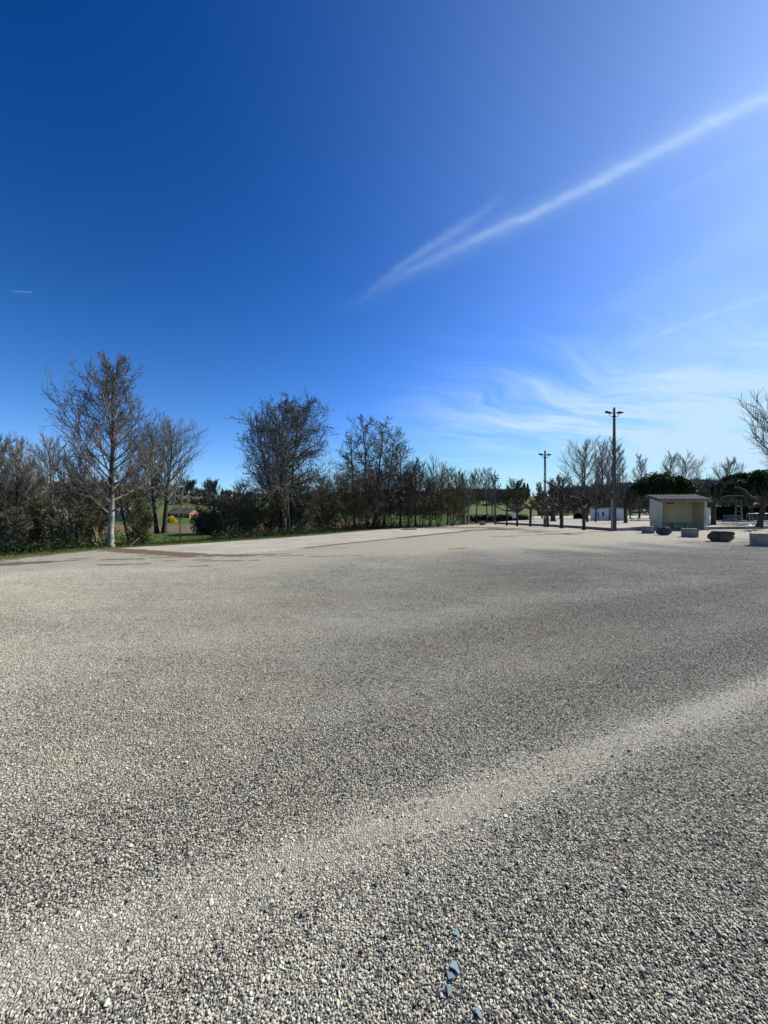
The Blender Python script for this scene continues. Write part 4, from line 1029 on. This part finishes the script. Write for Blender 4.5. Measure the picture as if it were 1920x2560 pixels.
for px, d, ty, lab in ((550, 190, 1240, 'pale thin pole on the left hillside field'), (575, 200, 1256, 'shorter pole right of the pale hillside pole'), (1268, 300, 1200, 'thin distant mast on the skyline'), (254, 60, 1272, 'thin grey pole just left of the tall bare trunk')):
    X, Y = polar(px, d); wood_pole(px, d, hz(X, Y), ty, .16 if d > 100 else .08, lab, 0, 'pipe' if d < 195 else 'wood', d > 195)
# twin leg pole at right
X, Y = polar(1843, 58); r_ = empty('twin_leg_pole', (X, Y, 0), label='grey twin legged utility pole behind the benches at right', cat='utility pole')
for s, bx_ in ((-1, -.35), (1, .75)):
    MB().tube([(bx_, 0, 0), (.12*s+.25, 0, 6.5)], [.14, .09], 8).build('leg', M['grey_leg'], r_)
for zz in (1.6, 3.0, 4.4): 
    fr = zz/6.5; xa = -.35+(.13+.35)*fr; xb = .75+(.37-.75)*fr
    MB().box(xa+.05, xb-.05, -.04, .04, zz, zz+.1).build('brace', M['grey_leg'], r_)
MB().box(-.1, .6, -.05, .05, 6.5, 6.62).build('crossarm', M['grey_leg'], r_)

# ------------------------------------------------------------------ bus shelter
FL = np.array([23.05, 31.7]); FR = np.array([26.35, 31.0])
u = (FR-FL)/np.linalg.norm(FR-FL); W = float(np.linalg.norm(FR-FL)); Dp = 1.85
sh = empty('bus_shelter', (FL[0], FL[1], 0), math.atan2(u[1], u[0]), label='open fronted cream bus shelter with mossy tiled roof and red sign', cat='bus shelter')
H0, H1 = 2.42, 2.80; T = .16
def wallq(pts2, x0, x1):  # side wall as prism in YZ
    n = len(pts2); V = [(x0, a, b) for a, b in pts2]+[(x1, a, b) for a, b in pts2]
    q = [(k, (k+1) % n, n+(k+1) % n, n+k) for k in range(n)]; q = [tuple(reversed(i)) for i in q]
    return MB().add(V, q, [(0, k, k+1) for k in range(1, n-1)][::-1]+[(n, n+k+1, n+k) for k in range(1, n-1)])
side = [(.14, .12), (Dp, .12), (Dp, H1), (-.02, H0)]
wallq(side, 0, T).build('left_wall', M['render_cream'], sh); wallq(side, W-T, W).build('right_wall', M['render_cream'], sh)
MB().box(T+.001, W-T-.001, Dp-T, Dp-.002, .12, H1-.03).build('back_wall', M['render_yellow'], sh)
MB().box(T+.0015, T+.012, .10, Dp-T-.002, .5, H0-.01).build('left_lining', M['render_yellow'], sh)
MB().box(W-T-.012, W-T-.0015, .10, Dp-T-.002, .5, H0-.01).build('right_lining', M['render_yellow'], sh)
MB().box(-.12, W+.12, -.10, Dp+.1, -.04, .118, .01).build('floor_slab', M['concrete'], sh)
MB().box(T+.01, W-T-.35, Dp-T-.42, Dp-T-.02, .50, .56, .008).build('bench_seat', M['concrete'], sh)
for xx in (.5, 1.6, 2.6): MB().box(xx, xx+.14, Dp-T-.38, Dp-T-.03, .12, .498).build('bench_support', M['render_cream'], sh)
sl = (H1-H0)/Dp
def rz_(yy): return H0+sl*yy
V = [(-.16, -.22, rz_(-.22)), (W+.20, -.22, rz_(-.22)), (W+.20, Dp+.16, rz_(Dp+.16)), (-.16, Dp+.16, rz_(Dp+.16))]
V = [(a, b, c+.003) for a, b, c in V]+[(a, b, c+.10) for a, b, c in V]
MB().add(V, [(3, 2, 1, 0), (4, 5, 6, 7), (0, 1, 5, 4), (1, 2, 6, 5), (2, 3, 7, 6), (3, 0, 4, 7)]).build('roof_slab', M['concrete'], sh)
MB().box(-.19, W+.24, -.262, -.223, rz_(-.22)-.06, rz_(-.22)+.13, .006).build('fascia', M['concrete'], sh)
MB().box(-.26, -.162, -.22, Dp+.15, 0, .045).build('verge_board', M['wood'], sh).rotation_euler = (math.atan(sl), 0, 0)
sh.children[-1].location = (0, 0, H0+.03)
# canal tiles
ns = 5; V = []
for (yy, rr_) in ((0, .112), (.34, .088)):
    for k in range(ns): an = math.pi*k/(ns-1); V.append((math.cos(an)*rr_, yy, math.sin(an)*rr_*1.05))
for (yy, rr_) in ((0, .098), (.34, .074)):
    for k in range(ns): an = math.pi*k/(ns-1); V.append((math.cos(an)*rr_, yy, math.sin(an)*rr_*1.05))
q = [(k, k+1, ns+k+1, ns+k) for k in range(ns-1)]+[(2*ns+k+1, 2*ns+k, 3*ns+k, 3*ns+k+1) for k in range(ns-1)]+[(k+1, k, 2*ns+k, 2*ns+k+1) for k in range(ns-1)]
tme = MB().add(V, q).mesh('tile', M['tile'])
ncol = 15; nrow = 7
for i in range(ncol):
    for j in range(nrow):
        yy = -.20+j*.305; o = link('tile', tme, sh, (-.05+i*(W+.14)/(ncol-1)+rng.normal(0, .006), yy, rz_(yy)+.105+rng.uniform(0, .012)))
        o.rotation_euler = (math.atan(sl)+.03, 0, rng.normal(0, .03))
sg = empty('sign', (0, 0, 0)); sg.parent = sh
MB().box(.46, .95, -.012, .012, 2.14, 2.30).build('sign_panel', M['red'], sg, loc=(.05, .05, 0))
MB().box(.50, .92, -.016, -.0125, 2.19, 2.25).build('sign_band', M['dark_red'], sg, loc=(.05, .05, 0))
# white panel beside it
X, Y = gnd(1764.5, 1317.2, TZ*.5)
r_ = empty('white_panel', (X, Y, TZ-.02), -.1, label='white rendered pillar block right of the bus shelter', cat='pillar')
MB().box(-.24, .22, -.18, .18, 0, 1.62, .015).build('block', M['white_paint'], r_)
MB().box(-.26, .24, -.20, .20, 1.621, 1.67, .01).build('cap', M['white_paint'], r_)
# ------------------------------------------------------------------ white hut
Yh = 56.0; X0 = (1498.5-960)/F*Yh; X1 = (1541-960)/F*Yh
ht = empty('hut', (X0, Yh, 0.0), -.10, label='small white hut with blue door behind the big lamp post', cat='hut')
Wh = X1-X0+.6; Dh = 3.0; hh = 2.0
MB().box(0, Wh, 0, .18, 0, hh).build('front_wall', M['white_paint'], ht)
MB().box(Wh-.18, Wh+.9, .181, Dh, 0, hh-.05).build('right_wall', M['white_paint'], ht)
MB().box(0, .18, .181, Dh, 0, hh).build('left_wall', M['white_paint'], ht)
MB().box(.181, Wh-.181, Dh-.18, Dh, 0, hh).build('back_wall', M['white_paint'], ht)
V = [(-.12, -.12, hh+.003), (Wh+.02, -.12, hh+.003), (Wh+1.0, Dh+.1, hh-.28), (-.12, Dh+.1, hh+.003)]
V = [(-.12, -.10), (Wh*.55, -.10), (Wh+.98, .10), (Wh+.98, Dh+.1), (-.12, Dh+.1)]
zt_ = [hh+.02, hh+.16, hh-.02, hh-.02, hh+.02]
VV = [(a, b, c) for (a, b), c in zip(V, zt_)]+[(a, b, c+.08) for (a, b), c in zip(V, zt_)]
MB().add(VV, [(k, (k+1) % 5, 5+(k+1) % 5, 5+k) for k in range(5)], [(5, 6, 7), (5, 7, 8), (5, 8, 9), (0, 2, 1), (0, 3, 2), (0, 4, 3)]).build('roof', M['concrete'], ht)
dr = MB().box(1.30, 2.05, -.04, -.003, .02, 1.92, .008).build('door', M['blue_door'], ht)
MB().tube([(1.95, -.07, 1.0), (1.95, -.07, 1.12)], .015, 6).build('handle', M['metal'], dr)
wn = MB().box(.38, .66, -.02, -.002, .95, 1.5).build('window', M['glass_dark'], ht)
MB().box(.34, .70, -.03, -.003, .88, .948).build('sill', M['concrete'], wn)
MB().box(-.28, -.02, .1, .5, .85, 1.4, .01).build('meter_box', M['pipe'], ht)
MB().box(.9, 1.15, -.30, -.02, 0, .35, .01).build('step_block', M['concrete'], ht)

# ------------------------------------------------------------------ blocks and boulders along the lot edge
def block(pl, pr, yb, yt, dep, rot, label):
    d = EYE*F/(yb-1280); X0 = (pl-960)/F*d; X1 = (pr-960)/F*d; h = (yb-yt)/F*d
    th = math.atan2((X0+X1)/2, d); rot = rot-th*.92
    root = empty('concrete_block', ((X0+X1)/2, d, 0), rot, label=label, cat='concrete block', group='concrete blocks edging the gravel lot')
    w2 = (X1-X0)/2*math.cos(th)*.97
    bm = bmesh.new(); bmesh.ops.create_cube(bm, size=1)
    for v in bm.verts: v.co.x *= 2*w2*(1.0 if v.co.z > 0 else .97); v.co.y *= dep; v.co.z = (v.co.z+.5)*h-.02
    bmesh.ops.bevel(bm, geom=bm.edges[:], offset=.018, segments=2, affect='EDGES')
    bmesh.ops.subdivide_edges(bm, edges=[e for e in bm.edges if e.calc_length() > .2], cuts=6, use_grid_fill=True)
    for v in bm.verts: v.co += Vector(rng.normal(0, .0035, 3))
    bmesh.ops.translate(bm, verts=bm.verts[:], vec=(0, dep/2, 0))
    me = bpy.data.meshes.new('body'); bm.to_mesh(me); bm.free(); me.materials.append(M['concrete']); link('body', me, root)
    for s in (-.55, .55):
        MB().tube([(s*w2, dep*.5-.05, h-.022), (s*w2, dep*.5-.05, h+.05), (s*w2, dep*.5+.07, h+.05), (s*w2, dep*.5+.07, h-.022)], .008, 5).build('lifting_loop', M['wood'], root)
    return root
block(1606, 1638, 1334, 1315.5, .55, .12, 'farthest concrete block, left of the smooth dark boulder')
block(1704, 1748, 1343.5, 1321, .55, .06, 'pale concrete block between the two dark boulders')
block(1876, 1938, 1365.5, 1333, .6, .05, 'nearest concrete block with shaded face at the right border')
def boulder(pl, pr, yb, yt, label, seed, under=.0, flat=.0):
    d = EYE*F/(yb-1280); X0 = (pl-960)/F*d; X1 = (pr-960)/F*d; h = (yb-yt)/F*d
    th = math.atan2((X0+X1)/2, d)
    root = empty('boulder', ((X0+X1)/2+.25*math.sin(th), d+.25*math.cos(th), 0), -th, label=label, cat='boulder', group='dark boulders edging the gravel lot')
    import mathutils.noise as mn
    bm = bmesh.new(); bmesh.ops.create_icosphere(bm, subdivisions=5, radius=1)
    w2 = (X1-X0)/2*math.cos(th)*.95
    for v in bm.verts:
        c = v.co.copy(); k = 1+.22*mn.noise(c*1.3+Vector((seed, 0, 0)))+.10*mn.noise(c*3.1+Vector((seed, 5, 0)))+.035*abs(mn.noise(c*8+Vector((seed, 9, 0))))
        cr = mn.noise(Vector((c.x*1.5, c.y*1.5, c.z*4))+Vector((seed*2, 3, 1))); k -= .07*max(0, .25-abs(cr))*4
        c = c/((abs(c.x)**3+abs(c.y)**3+abs(c.z)**3)**(1/3))*k; z = c.z
        if flat and z > 1-flat: z = 1-flat+(z-1+flat)*.3
        sh_ = 1.0
        if z < -.15: sh_ = 1-under*min(1, (-.15-z)*1.3)
        v.co = Vector((c.x*w2*sh_, c.y*w2*.62*sh_, (max(z, -.9)+.9)/(1.9-flat)*h-.02))
    me = bpy.data.meshes.new('rock'); bm.to_mesh(me); bm.free(); me.materials.append(M['rock']); link('rock', me, root)
boulder(1638.5, 1678, 1338.5, 1317, 'smooth rounded dark boulder next to the farthest concrete block', 2.3, .25)
boulder(1768, 1834, 1354.5, 1327.5, 'wide flat topped dark boulder with undercut base', 7.9, .30, .22)

# ------------------------------------------------------------------ benches, barrier, boards
def bench(px, d, z, Lb, rot, label, back=True, mat='bench_blue'):
    X, Y = polar(px, d); root = empty('bench', (X, Y, z), rot, label=label, cat='bench')
    for j in range(3): MB().box(-Lb/2, Lb/2, -.22+j*.14, -.11+j*.14, .42, .455, .005).build('seat_slat', M[mat], root)
    if back:
        for j in range(2): MB().box(-Lb/2, Lb/2, .24+j*.03, .27+j*.03, .58+j*.17, .70+j*.17, .005).build('back_slat', M[mat], root)
    for s in (-1, 1):
        lg = MB(); x_ = s*Lb*.32
        lg.tube([(x_-.18, -.2, 0), (x_, 0, .42)], .022, 5); lg.tube([(x_+.18, -.2, 0), (x_, 0, .42)], .022, 5); lg.tube([(x_, .2, 0), (x_, .1, .42)], .022, 5)
        if back: lg.tube([(x_, .15, .42), (x_, .30, .92)], .02, 5)
        lg.build('leg', M['lamp_metal'], root)
    return root
bench(1588, 52, TZ, 1.4, .05, 'small dark bench on the terrace between hut and shelter', False, 'wood')
bench(1822, 41, TZ, 1.8, .0, 'nearer bluish bench behind the kerb right of the plane tree', False)
bench(1835, 45.5, TZ, 2.1, .0, 'farther bluish bench with backrest by the dark hedge')
X, Y = gnd(1866, 1318, TZ)
X = (1867-960)/F*36; Y = 36
br = empty('crowd_barrier', (X, Y, TZ), .02, label='galvanised metal crowd barrier standing in front of the dark hedge', cat='barrier')
Lb = 2.5; hb = 1.12
MB().tube([(0, 0, .12), (0, 0, hb-.12), (.04, 0, hb-.03), (.12, 0, hb), (Lb-.12, 0, hb), (Lb-.04, 0, hb-.03), (Lb, 0, hb-.12), (Lb, 0, .12)], .021, 8).build('frame', M['metal'], br, smooth=True)
MB().tube([(0, 0, .2), (Lb, 0, .2)], .014, 6).build('bottom_rail', M['metal'], br)
MB().tube([(.24, 0, .2), (.24, 0, hb-.02)], .02, 6).build('inner_post', M['metal'], br)
for i in range(14): MB().tube([(.38+i*.155, 0, .2), (.38+i*.155, 0, hb-.02)], .009, 5).build('bar', M['metal'], br)
for xx in (.12, Lb-.12): MB().tube([(xx, -.3, 0), (xx, -.2, .06), (xx, 0, .2), (xx, .2, .06), (xx, .3, 0)], .018, 6).build('foot', M['metal'], br)
# notice board
X, Y = gnd(1285.5, 1300.5); Y = 60; X = (1286-960)/F*Y
nb = empty('notice_board', (X, Y, 0), .1, label='white notice board on two posts beside a small plane tree', cat='notice board')
for s in (-1, 1): MB().box(s*.27-.03, s*.27+.03, .03, .09, 0, 1.42).build('post', M['wood'], nb)
MB().box(-.34, .34, 0, .028, .52, 1.36, .006).build('panel', M['white_paint'], nb)
# rail fence behind
fx0, fy0 = polar(1170, 72); fx1, fy1 = polar(1318, 76)
L = math.hypot(fx1-fx0, fy1-fy0)
fc = empty('rail_fence', (fx0, fy0, hz((fx0+fx1)/2, fy0)+.35), math.atan2(fy1-fy0, fx1-fx0), label='grey wooden post and rail fence above the low dark hedge', cat='fence')
n = 9
for i in range(n+1): MB().box(i*L/n-.06, i*L/n+.06, -.06, .06, -.6, 1.05).build('post', M['wood'], fc)
for zz in (.35, .95): MB().box(0, L, -.09, -.061, zz-.05, zz+.05).build('rail', M['wood'], fc)
# concrete box
X, Y = gnd(1206, 1313); cb = empty('concrete_box', (X, Y, 0), .25, label='small mossy concrete utility box on the grass edge', cat='utility box')
MB().box(-.26, .26, -.2, .2, -.05, .40, .015).build('body', M['concrete'], cb)
MB().box(-.29, .29, -.23, .23, .401, .46, .012).build('lid', M['kerb'], cb)
# slabs on the far edge of the pad
X, Y = gnd(1027, 1324.5); r_ = empty('broken_slab', (X, Y, 0), .2, label='pale broken concrete slab on the verge below the reddish tree', cat='slab')
MB().box(-.55, .5, -.15, .22, -.03, .13, .02).build('slab', M['concrete'], r_)
MB().box(-.85, -.57, -.1, .12, -.03, .08, .02).build('fragment', M['concrete'], r_)
for px, py, s_, lab in ((1236, 1313.5, .07, 'white stone at the foot of the smallest lamp post'), (1284, 1314, .08, 'pale stone left of the notice board tree'), (96, 1357, .05, 'white scrap lying in the left undergrowth')):
    X, Y = gnd(px, py); bmm = bmesh.new(); bmesh.ops.create_icosphere(bmm, subdivisions=2, radius=s_)
    for v in bmm.verts: v.co *= rng.uniform(.8, 1.15); v.co.z *= .8
    me = bpy.data.meshes.new('stone'); bmm.to_mesh(me); bmm.free(); me.materials.append(M['white_paint'])
    link('stone', me, None, (X, Y, hz(X, Y)+s_*.4), label=lab, cat='stone')

# ------------------------------------------------------------------ farm house and greenhouses
Yh = 150.0; X0 = (418-960)/F*Yh; X1 = (489-960)/F*Yh; zb = EYE-20.5/F*Yh
zb = min(zb, hz((X0+X1)/2, Yh)) if abs(hz((X0+X1)/2, Yh)-zb) > .6 else zb
hs = empty('brick_house', (X0, Yh, zb), -.35, label='low brown brick farmhouse with orange gable and grey tiled roof', cat='house')
Wd, Dd, hw_, hr_ = X1-X0, 6.0, 2.6, 4.6
MB().box(0, Wd, 0, Dd, -.5, hw_).build('wall', M['brick_far'], hs)
V = [(Wd+.003, 0, 0), (Wd+.003, Dd, 0), (Wd+.003, Dd, hw_), (Wd+.003, Dd/2, hr_), (Wd+.003, 0, hw_)]; V = V+[(a+.25, b, c) for a, b, c in V]
MB().add(V, [(k, (k+1) % 5, 5+(k+1) % 5, 5+k) for k in range(5)], [(5, 6, 7), (5, 7, 8), (5, 8, 9), (0, 2, 1), (0, 3, 2), (0, 4, 3)]).build('gable', M['brick_orange'], hs)
for s in (0, 1):
    ya, yb_ = (-.4, Dd/2) if s == 0 else (Dd+.4, Dd/2)
    V = [(-.4, ya, hw_-.2), (Wd+.5, ya, hw_-.2), (Wd+.5, yb_, hr_+.05), (-.4, yb_, hr_+.05)]; V = V+[(a, b, c+.15) for a, b, c in V]
    MB().add(V, [(3, 2, 1, 0), (4, 5, 6, 7), (0, 1, 5, 4), (1, 2, 6, 5), (2, 3, 7, 6), (3, 0, 4, 7)]).build('roof', M['roof_grey'], hs)
MB().box(2, 2.6, Dd/2-.3, Dd/2+.3, hr_-.3, hr_+.8).build('chimney', M['brick_orange'], hs)
for xx in (1.6, 4.6, 9.2):
    wn = MB().box(xx, xx+.9, -.03, -.003, .9, 2.0).build('window', M['glass_dark'], hs); MB().box(xx-.08, xx+.98, -.06, -.031, .8, .9).build('sill', M['white_paint'], wn)
MB().box(6.8, 7.8, -.03, -.003, 0, 2.1).build('door', M['wood'], hs)
MB().box(Wd+.254, Wd+.28, 2.2, 3.4, 0, 1.7).build('door', M['white_paint'], hs)
for pl, pr_, d, yt, yb_, lab in ((205, 322, 120, 1270, 1284, 'long white greenhouse seen through the trunks beside the tall tree'),
                                 (70, 140, 130, 1272, 1281, 'pale greenhouse roof showing through the left thicket'), (-20, 62, 140, 1265, 1274, 'white sheeted greenhouse at the left border')):
    X0 = (pl-960)/F*d; X1 = (pr_-960)/F*d; zt = EYE+(1280-yt)/F*d; zbb = EYE+(1280-yb_)/F*d; gz = hz((X0+X1)/2, d)
    r_ = empty('greenhouse', (X0, d, gz), .03, label=lab, cat='greenhouse'); Lg = X1-X0; hg = max(zt-gz, 2.0)
    prof = [(0, 0), (.05, hg*.55), (.9, hg*.85), (2.6, hg), (4.3, hg*.85), (5.15, hg*.55), (5.2, 0)]
    V = [(0, a, b) for a, b in prof]+[(Lg, a, b) for a, b in prof]; n7 = len(prof)
    MB().add(V, [(k, k+1, n7+k+1, n7+k)[::-1] for k in range(n7-1)], [(0, k, k+1) for k in range(1, n7-1)]+[(n7, n7+k+1, n7+k) for k in range(1, n7-1)]).build('sheeting', M['poly'], r_)
    for i in range(int(Lg/2.2)+1):
        xx = min(i*2.2, Lg); MB().tube([(xx, a, b+.02) for a, b in prof], .04, 5).build('hoop', M['metal'], r_)

# ------------------------------------------------------------------ broken glass in the foreground
shards = [((1141, 2329), .016, 'small pale green shard of glass farthest from the camera among the chips', [(-1, -.6), (-.2, -.9), (.2, -1.2), (.8, -.3), (.6, .6), (.1, 1.1), (-.3, .3)]),
          ((1075, 2364), .009, 'tiny glinting glass shard lying left of the others', [(-.6, -.8), (.7, -.5), (.1, 1.2)]),
          ((1137, 2420), .024, 'largest bluish glass shard of the broken pieces', [(-.9, .3), (-.2, 1.5), (.6, .8), (.8, -.9), (.5, -1.2), (.0, -.3)]),
          ((1127, 2436), .017, 'pale glass shard touching the largest piece', [(-.9, 1.1), (-.7, -.9), (1.2, -.8), (.6, .1), (.1, .4)]),
          ((1124, 2475), .013, 'green oblong glass shard below the largest piece', [(-.8, 1.2), (.7, 1.0), (1, .1), (.4, -.8), (-.6, -1.3)]),
          ((1196, 2531), .014, 'pale blue glass shard nearest the bottom of the view', [(-.8, .2), (-.1, 1.4), (.6, .7), (.9, -.5), (.2, -1.1)]),
          ((1147, 2366), .010, 'dull grey green glass splinter above the largest piece', [(-.7, 1.0), (.6, .7), (.5, -1.1), (-.5, -.6)])]
for (px, py), s_, lab, pl_ in shards:
    X, Y = gnd(px, py, .009)
    s_ *= .75
    mb = MB().prism([(a*s_, b*s_) for a, b in pl_[::-1]], 0, .003)
    o = mb.build('glass_shard', M['glass_green' if 'green' in lab else 'glass_shard'], None, loc=(X, Y, .0068)); o.rotation_euler = (rng.normal(.02, .14), rng.normal(0, .14), 0)
    tag(o, lab, 'glass shard', 'pieces of broken glass')
